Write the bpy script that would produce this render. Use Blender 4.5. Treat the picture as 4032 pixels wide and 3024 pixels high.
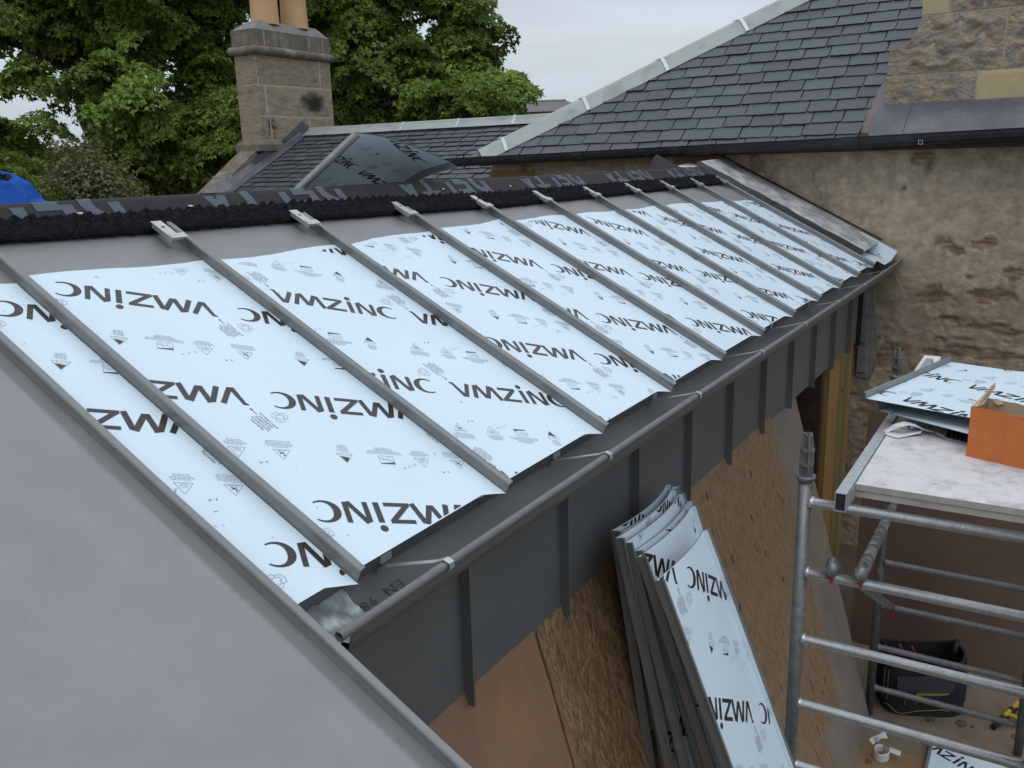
import bpy, bmesh, math, random
from math import sin, cos, pi, radians as R
from mathutils import Vector as V, Matrix, Euler, noise
random.seed(7)
sc = bpy.context.scene
for o in list(bpy.data.objects): bpy.data.objects.remove(o)
C = sc.collection
# ------------------------------------------------------------------ camera
CAM = V((-1.1396, -1.0653, 0.7613)); EU = Euler((1.325179, 0.0274637, -1.0224080), 'XYZ'); FPX = 3470.0
cd = bpy.data.cameras.new('camera'); cam = bpy.data.objects.new('camera', cd); C.objects.link(cam)
cam.location = CAM; cam.rotation_euler = EU
cd.sensor_width = 36; cd.lens = 36*FPX/4032; cd.clip_start = .02; cd.clip_end = 800
sc.camera = cam
CM = EU.to_matrix()
def ray(px, py): return (CM @ V(((px-2016)/FPX, -(py-1512)/FPX, -1))).normalized()
def at(px, py, D): return CAM + ray(px, py)*D
def hitp(px, py, n, o):
    d = ray(px, py); n = V(n); return CAM + d*((V(o)-CAM).dot(n)/d.dot(n))
def atx(px, py, x): return hitp(px, py, (1,0,0), (x,0,0))
def aty(px, py, y): return hitp(px, py, (0,1,0), (0,y,0))
def atz(px, py, z): return hitp(px, py, (0,0,1), (0,0,z))
# ------------------------------------------------------------------ sky and light
SUN_EL, SUN_AZ = 62, 250
w = bpy.data.worlds.new('World'); sc.world = w; w.use_nodes = True
nt = w.node_tree; N = nt.nodes; L = nt.links; N.clear()
out = N.new('ShaderNodeOutputWorld'); bg = N.new('ShaderNodeBackground'); bg.inputs[1].default_value = .1
sky = N.new('ShaderNodeTexSky'); sky.sky_type = 'NISHITA'; sky.sun_disc = False
sky.sun_elevation = R(SUN_EL); sky.sun_rotation = R(SUN_AZ); sky.dust_density = 3
tc = N.new('ShaderNodeTexCoord'); sp_ = N.new('ShaderNodeSeparateXYZ'); L.new(tc.outputs['Generated'], sp_.inputs[0])
rp = N.new('ShaderNodeValToRGB'); L.new(sp_.outputs['Z'], rp.inputs[0])
e = rp.color_ramp.elements
e[0].position = 0.0; e[0].color = (.58,.66,.73,1)
e[1].position = 1.0; e[1].color = (1.20,1.32,1.48,1)
for p, c in ((.06,(.62,.70,.775,1)), (.13,(.70,.78,.85,1)), (.22,(.55,.62,.715,1)), (.32,(.58,.65,.745,1)), (.55,(.95,1.04,1.16,1))):
    k = e.new(p); k.color = c
mp = N.new('ShaderNodeMapping'); mp.inputs['Scale'].default_value = (1.3,1.3,7); L.new(tc.outputs['Generated'], mp.inputs[0])
nz = N.new('ShaderNodeTexNoise'); nz.inputs['Scale'].default_value = 2.2; nz.inputs['Detail'].default_value = 5; L.new(mp.outputs[0], nz.inputs[0])
mr = N.new('ShaderNodeMapRange'); mr.inputs[1].default_value = .3; mr.inputs[2].default_value = .72; mr.inputs[3].default_value = 8.8; mr.inputs[4].default_value = 11.0
L.new(nz.outputs[0], mr.inputs[0])
vm = N.new('ShaderNodeVectorMath'); vm.operation = 'SCALE'; L.new(rp.outputs[0], vm.inputs[0]); L.new(mr.outputs[0], vm.inputs['Scale'])
mx = N.new('ShaderNodeMix'); mx.data_type = 'RGBA'; mx.inputs[0].default_value = .92
L.new(sky.outputs[0], mx.inputs[6]); L.new(vm.outputs[0], mx.inputs[7]); L.new(mx.outputs[2], bg.inputs[0]); L.new(bg.outputs[0], out.inputs[0])
sl = bpy.data.lights.new('sun', 'SUN'); sl.energy = .55; sl.angle = R(30); sl.color = (1,.96,.9)
so = bpy.data.objects.new('sun', sl); C.objects.link(so); so.rotation_euler = (R(90-SUN_EL), 0, R(180-SUN_AZ+0))
sc.view_settings.view_transform = 'Standard'; sc.view_settings.look = 'None'; sc.view_settings.exposure = 0; sc.view_settings.gamma = 1
sc.render.engine = 'CYCLES'
try: sc.cycles.use_denoising = True
except Exception: pass
# ------------------------------------------------------------------ materials
def mat(name, col, rough=.6, metal=0, var=.12, scale=8, bump=0, bscale=60, tint=0, col2=None, c2lo=.45, c2hi=.65, detail=6, stretch=(1,1,1), spec=.5, trans=None, patchcol=None, bdist=.01):
    m = bpy.data.materials.new(name); m.use_nodes = True; t = m.node_tree; n = t.nodes; l = t.links
    b = n['Principled BSDF']; b.inputs['Roughness'].default_value = rough; b.inputs['Metallic'].default_value = metal
    b.inputs['Specular IOR Level'].default_value = spec
    g = n.new('ShaderNodeTexCoord'); mpp = n.new('ShaderNodeMapping'); mpp.inputs['Scale'].default_value = stretch; l.new(g.outputs['Object'], mpp.inputs[0])
    a = n.new('ShaderNodeTexNoise'); a.inputs['Scale'].default_value = scale; a.inputs['Detail'].default_value = detail; a.inputs['Roughness'].default_value = .6; l.new(mpp.outputs[0], a.inputs[0])
    r = n.new('ShaderNodeMapRange'); r.inputs[1].default_value = .25; r.inputs[2].default_value = .75; r.inputs[3].default_value = 1-var; r.inputs[4].default_value = 1+var; l.new(a.outputs[0], r.inputs[0])
    last = None
    if col2:
        cm = n.new('ShaderNodeMix'); cm.data_type = 'RGBA'; cm.inputs[6].default_value = (*col,1); cm.inputs[7].default_value = (*col2,1)
        a2 = n.new('ShaderNodeTexNoise'); a2.inputs['Scale'].default_value = scale*.6; a2.inputs['Detail'].default_value = 8; a2.inputs['Roughness'].default_value = .7; l.new(mpp.outputs[0], a2.inputs[0])
        r2 = n.new('ShaderNodeMapRange'); r2.inputs[1].default_value = c2lo; r2.inputs[2].default_value = c2hi; l.new(a2.outputs[0], r2.inputs[0]); l.new(r2.outputs[0], cm.inputs[0]); last = cm.outputs[2]
    sc_ = n.new('ShaderNodeVectorMath'); sc_.operation = 'SCALE'
    if last: l.new(last, sc_.inputs[0])
    else: sc_.inputs[0].default_value = col
    l.new(r.outputs[0], sc_.inputs['Scale']); last = sc_.outputs[0]
    if tint:
        at_ = n.new('ShaderNodeAttribute'); at_.attribute_name = 'tint'
        r3 = n.new('ShaderNodeMapRange'); r3.inputs[3].default_value = 1-tint; r3.inputs[4].default_value = 1+tint; l.new(at_.outputs['Fac'], r3.inputs[0])
        s3 = n.new('ShaderNodeVectorMath'); s3.operation = 'SCALE'; l.new(last, s3.inputs[0]); l.new(r3.outputs[0], s3.inputs['Scale']); last = s3.outputs[0]
    if patchcol:
        at2 = n.new('ShaderNodeAttribute'); at2.attribute_name = 'patch'
        pm = n.new('ShaderNodeMix'); pm.data_type = 'RGBA'; l.new(at2.outputs['Fac'], pm.inputs[0]); l.new(last, pm.inputs[6])
        s4 = n.new('ShaderNodeVectorMath'); s4.operation = 'SCALE'; s4.inputs[0].default_value = patchcol; l.new(r.outputs[0], s4.inputs['Scale']); l.new(s4.outputs[0], pm.inputs[7]); last = pm.outputs[2]
    l.new(last, b.inputs['Base Color'])
    if bump:
        bn = n.new('ShaderNodeTexNoise'); bn.inputs['Scale'].default_value = bscale; bn.inputs['Detail'].default_value = 6; l.new(mpp.outputs[0], bn.inputs[0])
        bb = n.new('ShaderNodeBump'); bb.inputs['Strength'].default_value = bump; bb.inputs['Distance'].default_value = bdist; l.new(bn.outputs[0], bb.inputs['Height']); l.new(bb.outputs[0], b.inputs['Normal'])
    if trans:
        tr = n.new('ShaderNodeBsdfTranslucent'); l.new(last, tr.inputs[0]); ms = n.new('ShaderNodeMixShader'); ms.inputs[0].default_value = trans
        l.new(b.outputs[0], ms.inputs[1]); l.new(tr.outputs[0], ms.inputs[2]); l.new(ms.outputs[0], n['Material Output'].inputs[0])
    return m
M = {}
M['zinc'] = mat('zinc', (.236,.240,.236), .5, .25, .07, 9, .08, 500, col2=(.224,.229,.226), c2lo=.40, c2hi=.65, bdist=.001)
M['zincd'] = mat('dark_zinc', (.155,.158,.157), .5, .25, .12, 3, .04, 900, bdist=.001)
M['seam'] = mat('zinc_seam', (.20,.205,.20), .45, .3, .12, 14, .05, 700, bdist=.001)
M['film'] = mat('film', (.63,.74,.815), .36, 0, .03, 3, .16, 7, col2=(.59,.70,.775), c2lo=.5, c2hi=.75, spec=.4, bdist=.006)
M['ink'] = mat('ink', (.030,.022,.019), .35, 0, .1)
M['inkg'] = mat('fine_ink', (.33,.37,.40), .5, 0, .1)
M['inkdots'] = mat('membrane_ink', (.075,.090,.115), .75, 0, .1, 30)
M['membrane'] = mat('membrane', (.030,.028,.028), .75, 0, .15, 20, .2, 40, spec=.2)
M['foam'] = mat('foam', (.030,.030,.032), .95, 0, .4, 90, 1, 260, spec=.1, bdist=.02)
M['steel'] = mat('stainless', (.50,.49,.47), .4, .7, .08, 20)
M['galv'] = mat('galvanised', (.48,.51,.52), .42, .6, .2, 30)
M['black'] = mat('black', (.012,.012,.013), .6)
M['lead'] = mat('lead', (.085,.09,.105), .5, .2, .2, 5, .15, 12, col2=(.14,.145,.155))
M['hiplead'] = mat('new_lead', (.32,.335,.315), .5, .1, .10, 6, .05, 30, col2=(.24,.26,.25), c2lo=.52, c2hi=.62)
M['mottle'] = mat('mottled_lead', (.28,.29,.295), .6, 0, .12, 12, .05, 30, col2=(.55,.56,.56), c2lo=.42, c2hi=.62)
M['slate'] = mat('slate', (.058,.066,.074), .5, 0, .16, 30, .35, 35, tint=.28, bdist=.004)
M['cast'] = mat('black_gutter', (.012,.012,.014), .45, 0, .5, 12, .3, 30, col2=(.045,.048,.05), c2lo=.55, c2hi=.7)
M['render'] = mat('render', (.45,.36,.255), .9, 0, .26, 13, 1, 120, tint=.25, col2=(.375,.305,.225), c2lo=.42, c2hi=.62, detail=10, spec=.2, patchcol=(.19,.12,.075), bdist=.008)
M['stone'] = mat('stone', (.33,.245,.16), .9, 0, .38, 14, 1, 40, col2=(.25,.22,.185), c2lo=.42, c2hi=.56, detail=9, spec=.2, bdist=.02)
M['newstone'] = mat('new_stone', (.44,.35,.20), .9, 0, .08, 20, .3, 160, spec=.2)
M['ashlar'] = mat('ashlar', (.31,.25,.175), .9, 0, .25, 7, .7, 60, patchcol=(.035,.032,.028), col2=(.15,.13,.105), c2lo=.52, c2hi=.72, tint=.15, spec=.2, stretch=(1,1,3.2), bdist=.012)
M['mortar'] = mat('mortar', (.38,.34,.28), .95, 0, .1, 20, .4, 60)
M['moss'] = mat('mossy_stone', (.15,.13,.095), .95, 0, .3, 9, .6, 50, col2=(.27,.24,.19), c2lo=.5, c2hi=.66)
M['pot'] = mat('clay_pot', (.55,.34,.17), .7, 0, .06, 8, .05, 40)
M['pine'] = mat('pine', (.36,.20,.07), .6, 0, .22, 7, .1, 60, stretch=(9,9,.7))
M['treated'] = mat('treated_timber', (.22,.18,.075), .65, 0, .25, 7, .1, 60, stretch=(9,9,.7))
M['batten'] = mat('batten', (.30,.135,.06), .7, 0, .15, 8)
M['osb'] = mat('strand_board', (.27,.17,.085), .75, 0, .35, 60, .5, 60, col2=(.17,.10,.045), c2lo=.40, c2hi=.62, tint=.5, stretch=(1.5,1.5,.30), detail=9, bdist=.003)
M['ply'] = mat('plywood', (.25,.162,.09), .75, 0, .30, 26, .3, 60, col2=(.195,.125,.068), c2lo=.45, c2hi=.65, stretch=(2.2,2.2,.35), bdist=.003)
M['redply'] = mat('red_plywood', (.285,.150,.080), .6, 0, .14, 6, .05, 60, col2=(.23,.14,.088), c2lo=.4, c2hi=.65, stretch=(2,2,.5))
M['greyboard'] = mat('grey_board', (.215,.175,.135), .8, 0, .12, 5, .1, 60, col2=(.16,.14,.115), c2lo=.5, c2hi=.7)
M['brownboard'] = mat('brown_board', (.135,.085,.062), .7, 0, .12, 3, .1, 80)
M['darkwall'] = mat('dark_boards', (.05,.035,.025), .9, 0, .4, 9, .3, 30)
M['alu'] = mat('aluminium', (.50,.51,.51), .36, .85, .16, 25, .5, 180, bdist=.002)
M['alud'] = mat('weathered_aluminium', (.18,.18,.175), .45, .6, .25, 30, .3, 120, col2=(.34,.33,.32), c2lo=.60, c2hi=.66, bdist=.002)
M['cementy'] = mat('cement_spattered', (.20,.20,.20), .75, .2, .3, 22, .5, 60, col2=(.50,.49,.47), c2lo=.52, c2hi=.58)
M['deck'] = mat('dusty_deck', (.56,.545,.54), .85, 0, .10, 16, .2, 60, col2=(.38,.37,.365), c2lo=.5, c2hi=.66, detail=10)
M['cream'] = mat('cream_rail', (.40,.38,.33), .6, .2, .2, 15)
M['orange'] = mat('orange_card', (.56,.155,.035), .6, 0, .09, 22, .08, 30)
M['card'] = mat('cardboard', (.42,.31,.20), .85, 0, .1, 20, .1, 60)
M['paper'] = mat('paper', (.62,.61,.58), .8, 0, .08, 12)
M['bluepr'] = mat('blue_print', (.25,.30,.50), .8)
M['red'] = mat('red_plastic', (.30,.025,.02), .45)
M['yellow'] = mat('yellow_plastic', (.50,.33,.03), .5, 0, .15, 20)
M['bag'] = mat('black_fabric', (.014,.015,.018), .85, 0, .3, 40, .4, 120)
M['bagtrim'] = mat('yellow_fabric', (.30,.25,.04), .8, 0, .2, 40)
M['floor'] = mat('dusty_floor', (.21,.165,.12), .85, 0, .16, 8, .2, 40, col2=(.15,.115,.08), c2lo=.5, c2hi=.7)
M['floorply'] = mat('floor_plywood', (.28,.17,.085), .8, 0, .14, 8, .1, 40)
M['earth'] = mat('earth', (.12,.10,.07), .95, 0, .3, .8, .5, 8, bdist=.05)
M['bark'] = mat('bark', (.032,.027,.022), .95, 0, .3, 12, .6, 40)
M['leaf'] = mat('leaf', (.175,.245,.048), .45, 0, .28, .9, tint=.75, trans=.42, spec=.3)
M['leaf2'] = mat('olive_leaf', (.12,.125,.042), .6, 0, .2, 1.2, tint=.5, trans=.25)
M['hoodie'] = mat('blue_fleece', (.018,.085,.36), .95, 0, .10, 30, .35, 160, spec=.15)
M['navy'] = mat('navy_fabric', (.012,.016,.028), .9, 0, .2, 40, .3, 120)
M['skin'] = mat('skin', (.55,.30,.21), .5, 0, .06, 14)
M['hair'] = mat('hair', (.06,.035,.02), .7, 0, .3, 60)
M['white'] = mat('painted_wall', (.62,.63,.64), .7)
M['redtile'] = mat('brick_red', (.22,.11,.07), .8, 0, .2, 3)
M['hslate'] = mat('far_slate', (.12,.11,.11), .7, 0, .2, 3)
M['glass'] = mat('window_glass', (.03,.035,.04), .1)
M['plaster'] = mat('grey_mortar', (.21,.20,.185), .95, 0, .3, 12, .3, 50, bdist=.006)
# ------------------------------------------------------------------ helpers
class B:
    def __init__(s): s.v = []; s.f = []; s.t = []; s.m = []
    def add(s, vs, fs, tint=.5, mi=0):
        n = len(s.v); s.v += [tuple(p) for p in vs]; s.t += [tint]*len(vs)
        for f in fs: s.f.append([i+n for i in f]); s.m.append(mi)
        return s
    def box(s, a, b, T=None, tint=.5, mi=0):
        x0,y0,z0 = a; x1,y1,z1 = b
        vs = [V(p) for p in ((x0,y0,z0),(x1,y0,z0),(x1,y1,z0),(x0,y1,z0),(x0,y0,z1),(x1,y0,z1),(x1,y1,z1),(x0,y1,z1))]
        if T: vs = [T @ p for p in vs]
        return s.add(vs, [(3,2,1,0),(4,5,6,7),(0,1,5,4),(1,2,6,5),(2,3,7,6),(3,0,4,7)], tint, mi)
    def quad(s, a, b, c, d, tint=.5, mi=0): return s.add([a,b,c,d], [(0,1,2,3)], tint, mi)
    def tube(s, pts, r, seg=12, cap=True, tint=.5, mi=0):
        pts = [V(p) for p in pts]; n = len(pts)
        rr = r if isinstance(r, (list,tuple)) else [r]*n
        vs = []; fs = []; up = None
        for i, p in enumerate(pts):
            d = (pts[min(i+1,n-1)]-pts[max(i-1,0)]).normalized()
            if up is None: up = V((0,0,1)) if abs(d.z) < .9 else V((1,0,0))
            a = d.cross(up)
            a = a.normalized() if a.length > 1e-5 else d.orthogonal().normalized()
            b = a.cross(d).normalized(); up = b
            for k in range(seg):
                t = 2*pi*k/seg; vs.append(p + a*(cos(t)*rr[i]) + b*(sin(t)*rr[i]))
        for i in range(n-1):
            for k in range(seg):
                k2 = (k+1) % seg; fs.append((i*seg+k, i*seg+k2, (i+1)*seg+k2, (i+1)*seg+k))
        if cap: fs += [tuple(range(seg))[::-1], tuple((n-1)*seg+k for k in range(seg))]
        return s.add(vs, fs, tint, mi)
    def sweep(s, prof, frames, closed=False, tint=.5, mi=0, caps=False):
        vs = []; fs = []; m = len(prof)
        for F in frames:
            for p in prof: vs.append(F(p))
        for i in range(len(frames)-1):
            for k in range(m if closed else m-1):
                k2 = (k+1) % m; fs.append((i*m+k, i*m+k2, (i+1)*m+k2, (i+1)*m+k))
        if caps: fs += [tuple(range(m)), tuple((len(frames)-1)*m+k for k in range(m))[::-1]]
        return s.add(vs, fs, tint, mi)
    def grid(s, fn, nu, nv, tint=.5, mi=0):
        vs = [fn(i/nu, j/nv) for j in range(nv+1) for i in range(nu+1)]
        fs = [(j*(nu+1)+i, j*(nu+1)+i+1, (j+1)*(nu+1)+i+1, (j+1)*(nu+1)+i) for j in range(nv) for i in range(nu)]
        return s.add(vs, fs, tint, mi)
def obj(name, b, m, parent=None, smooth=False, attr=None, bevel=0, solid=0):
    me = bpy.data.meshes.new(name); off = ORIG.get(root_of(parent).name, V((0,0,0))) if parent else V((0,0,0))
    vs = [(p[0]-off[0], p[1]-off[1], p[2]-off[2]) for p in b.v]
    me.from_pydata(vs, [], b.f); me.update()
    for mm in (m if isinstance(m, (list,tuple)) else [m]): me.materials.append(mm)
    if any(b.m): me.polygons.foreach_set('material_index', b.m)
    a = me.attributes.new('tint', 'FLOAT', 'POINT'); a.data.foreach_set('value', b.t)
    if attr:
        for k, vals in attr.items():
            a = me.attributes.new(k, 'FLOAT', 'POINT'); a.data.foreach_set('value', vals)
    if smooth: me.polygons.foreach_set('use_smooth', [True]*len(me.polygons))
    o = bpy.data.objects.new(name, me); C.objects.link(o)
    if parent: o.parent = parent
    if solid: md = o.modifiers.new('solid', 'SOLIDIFY'); md.thickness = solid; md.offset = 0
    if bevel: md = o.modifiers.new('bevel', 'BEVEL'); md.width = bevel; md.segments = 2; md.limit_method = 'ANGLE'
    return o
ORIG = {}
def root_of(o):
    while o.parent: o = o.parent
    return o
def tag(o, label=None, cat=None, group=None, kind=None):
    if label: o['label'] = label
    if cat: o['category'] = cat
    if group: o['group'] = group
    if kind: o['kind'] = kind
    return o
def thing(name, label, cat, loc, group=None):
    o = bpy.data.objects.new(name, None); C.objects.link(o); o.location = loc; o.empty_display_size = .1
    ORIG[o.name] = V(loc); return tag(o, label, cat, group)
def frame(o, x, y, z):
    x, y, z = V(x), V(y), V(z)
    return Matrix(((x.x,y.x,z.x,o[0]),(x.y,y.y,z.y,o[1]),(x.z,y.z,z.z,o[2]),(0,0,0,1)))
# roof plane of the extension
AL = 0.48614; CP, SP = cos(AL), sin(AL); BAY = .53; SR = 1.42
def RP(x, s, h=0): return V((x, s*CP-h*SP, s*SP+h*CP))
def slope_xs(px, py, h=0):
    p = hitp(px, py, (0,-SP,CP), RP(0,0,h)); return (p.x, p.y*CP+p.z*SP)
# ------------------------------------------------------------------ film printing
def stroke(path, wd):
    "2D polyline -> outline polygon with mitred corners"
    n = len(path); Lp = []; Rp = []
    for i in range(n):
        p = V(path[i]); d0 = (V(path[i])-V(path[i-1])).normalized() if i else None
        d1 = (V(path[i+1])-V(path[i])).normalized() if i < n-1 else None
        wi = wd[i] if isinstance(wd, (list,tuple)) else wd
        if d0 is None: nn = V((-d1.y, d1.x)); k = 1
        elif d1 is None: nn = V((-d0.y, d0.x)); k = 1
        else:
            n0 = V((-d0.y, d0.x)); n1 = V((-d1.y, d1.x)); nn = (n0+n1)
            if nn.length < 1e-4: nn = n0
            nn.normalize(); k = min(1/max(nn.dot(n0), .3), 2.0)
        Lp.append(p+nn*(wi/2*k)); Rp.append(p-nn*(wi/2*k))
    return [(Lp[i], Lp[i+1], Rp[i+1], Rp[i]) for i in range(n-1)]
def circ(cx, cy, r, n=14): return [tuple(V((cx+r*cos(2*pi*k/n), cy+r*sin(2*pi*k/n))) for k in range(n))]
def glyphs():
    G = []; W = .225
    G += stroke([(-.02,.97),(.14,.93),(.50,.10),(.63,.10),(.95,.98)], [.05,.15,.22,.22,.22])
    x = 1.10
    G += stroke([(x+.0,.0),(x+.22,.86),(x+.36,.90),(x+.62,.17),(x+.74,.17),(x+1.02,.90),(x+1.16,.86),(x+1.42,.0)], W)
    x = 2.62
    G += stroke([(x,.91),(x+.98,.91)], .18); G += stroke([(x+.02,.09),(x+1.05,.09)], .18); G += stroke([(x+.92,.92),(x+.10,.08)], .20)
    x = 3.86
    G += stroke([(x+.11,0),(x+.11,.97)], .23); G += circ(x+.11, 1.24, .155)
    x = 4.30
    G += stroke([(x+.10,0),(x+.10,.86),(x+.22,.92),(x+.72,.09),(x+.86,.12),(x+.86,1.0)], [.2,.21,.2,.2,.21,.2])
    cx, cy = 5.98, .5; ins = []; outs = []
    for k in range(19):
        t = R(52+256*k/18); wd = .06+.17*max(0, -cos(t)*.5+.5)
        outs.append(V((cx+.60*cos(t), cy+.52*sin(t)))); ins.append(V((cx+(.60-wd*1.15)*cos(t)+.03, cy+(.52-wd*.62)*sin(t))))
    for k in range(18): G.append((outs[k], outs[k+1], ins[k+1], ins[k]))
    return G
GL = glyphs()
def outline(pts, w): return [q for i in range(len(pts)) for q in stroke([pts[i], pts[(i+1) % len(pts)]], w)]
TXT = {}
def text_polys(s, size, sx=1):
    key = (s, size, sx)
    if key in TXT: return TXT[key]
    cu = bpy.data.curves.new('t', 'FONT'); cu.body = s; cu.size = size; cu.align_x = 'CENTER'; cu.resolution_u = 1; cu.fill_mode = 'FRONT'
    o = bpy.data.objects.new('t', cu); C.objects.link(o); dg = bpy.context.evaluated_depsgraph_get(); dg.update()
    me = bpy.data.meshes.new_from_object(o.evaluated_get(dg))
    P = [tuple(V((me.vertices[i].co.x*sx, me.vertices[i].co.y)) for i in p.vertices) for p in me.polygons]
    bpy.data.meshes.remove(me); bpy.data.objects.remove(o); bpy.data.curves.remove(cu); TXT[key] = P
    return P
def xf(polys, ox, oy, ang=0, k=1):
    c, s = cos(ang)*k, sin(ang)*k
    return [tuple(V((ox+c*p[0]-s*p[1], oy+s*p[0]+c*p[1])) for p in q) for q in polys]
def unit_prints():
    "one repeat of the film print in metric local coordinates: V's top left at the origin"
    H = .0605; big = [tuple(V((p[0]*.972, p[1]*1.06)) for p in q) for q in xf(GL, 0, -H*1.0, 0, H)]; fine = []; dark = []
    def micro(cx, cy, ws, lh=.0042):
        for i, wl in enumerate(ws):
            x = cx-wl/2; y = cy-i*lh
            rr = random.Random(i*31+int(wl*1e4))
            while x < cx+wl/2:
                l = rr.uniform(.004,.009); fine.append((V((x,y)),V((x+l,y)),V((x+l,y+.0012)),V((x,y+.0012)))); x += l+.0013
    t = .0011
    for cx, kind in ((-.046,'slip'), (.05,'hand'), (.142,'sq'), (.242,'tri')):
        cy = .166; 
        if kind == 'sq':
            q = [V((cx-.018,cy-.013)),V((cx+.018,cy-.013)),V((cx+.018,cy+.015)),V((cx-.018,cy+.015))]
            fine.extend(outline(q, t)); dark.append((V((cx-.018,cy+.015)),V((cx-.018,cy+.008)),V((cx+.018,cy+.0125)),V((cx+.018,cy+.015))))
            fine.extend(stroke([(cx-.017,cy+.006),(cx-.004,cy-.001),(cx+.006,cy+.001),(cx+.017,cy-.006)], t)); fine.extend(stroke([(cx-.004,cy-.001),(cx-.008,cy-.012)], t)); fine.extend(stroke([(cx+.004,cy),(cx+.01,cy-.009)], t))
            micro(cx, cy-.022, (.09,.086,.075,.05,.048,.03))
        else:
            a, b_, c_ = V((cx-.019,cy-.013)), V((cx+.019,cy-.013)), V((cx,cy+.019))
            fine.extend(outline([a,b_,c_], t))
            if kind == 'tri':
                dark.append((c_, a.lerp(c_,.45), b_.lerp(c_,.30))); fine.extend(stroke([(cx-.014,cy-.008),(cx+.004,cy-.004),(cx+.009,cy-.012)], t)); micro(cx, cy-.022, (.022,.024,.02,.024,.018,.02))
            elif kind == 'hand':
                for i in range(5): fine.extend(stroke([(cx-.008+i*.0035,cy-.009+abs(i-2)*.001),(cx-.006+i*.0035,cy+.004-abs(i-2)*.002)], t*.9))
                fine.extend(stroke([(cx-.009,cy-.009),(cx+.009,cy-.009)], t*.9)); micro(cx, cy-.022, (.03,.05,.042,.03,.026))
                for i, s in enumerate(('13','14','15')): fine.extend(xf(text_polys(s, .0095), cx+.026+i*.015, cy+.010+i*.007, .5))
            else:
                dark.extend(stroke([(cx-.006,cy+.002),(cx+.001,cy-.002),(cx+.006,cy-.007)], .0022)); dark.extend(stroke([(cx-.004,cy-.006),(cx,cy-.001),(cx+.006,cy+.001)], .0015)); dark.extend(circ(cx-.004, cy+.006, .0018, 7))
                fine.extend(stroke([(cx-.011,cy-.010),(cx+.011,cy-.010)], t)); micro(cx, cy-.022, (.034,.056,.052,.055,.05,.05)); dark.extend(xf(text_polys('F - K', .0095), cx+.047, cy+.030, .25))
    # recycling mark, rolling direction text, arrow
    rc = V((-.065,.035))
    for k in range(3):
        a0 = k*2*pi/3+.3
        P = [(p[0]*cos(a0)-p[1]*sin(a0)+rc.x, p[0]*sin(a0)+p[1]*cos(a0)+rc.y) for p in ((-.011,.0085),(-.004,.0185),(.008,.0185),(.0125,.0115),(.0155,.013),(.0125,.003),(.003,.0065),(.006,.008),(.0035,.0115),(-.002,.0115),(-.0055,.0055))]
        fine.extend(outline(P, t*.9))
    ang = R(-59); ux = V((cos(ang), sin(ang))); uy = V((-ux.y, ux.x))
    for i, s in enumerate(('WALSRICHTING','ROLLING DIRECTION','SENS DE LAMINAGE','WALZRICHTUNG','SENTIDO LAMINACION')):
        p = V((-.010,.068)) - uy*(.0084*i)
        dark.extend(xf(text_polys(s, .0082, .72), p.x, p.y, ang))
    dark.extend(stroke([V((-.013,.031)), V((-.002,.012))], .0016)); tip = V((-.0005,.0095))
    dark.append((tip, tip-ux*.008+uy*.004, tip-ux*.005, tip-ux*.008-uy*.004))
    return big, fine, dark
UP = unit_prints()
BARS = [V((.33,.06)), V((.37,.06)), V((.37,.067)), V((.33,.067))]
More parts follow.
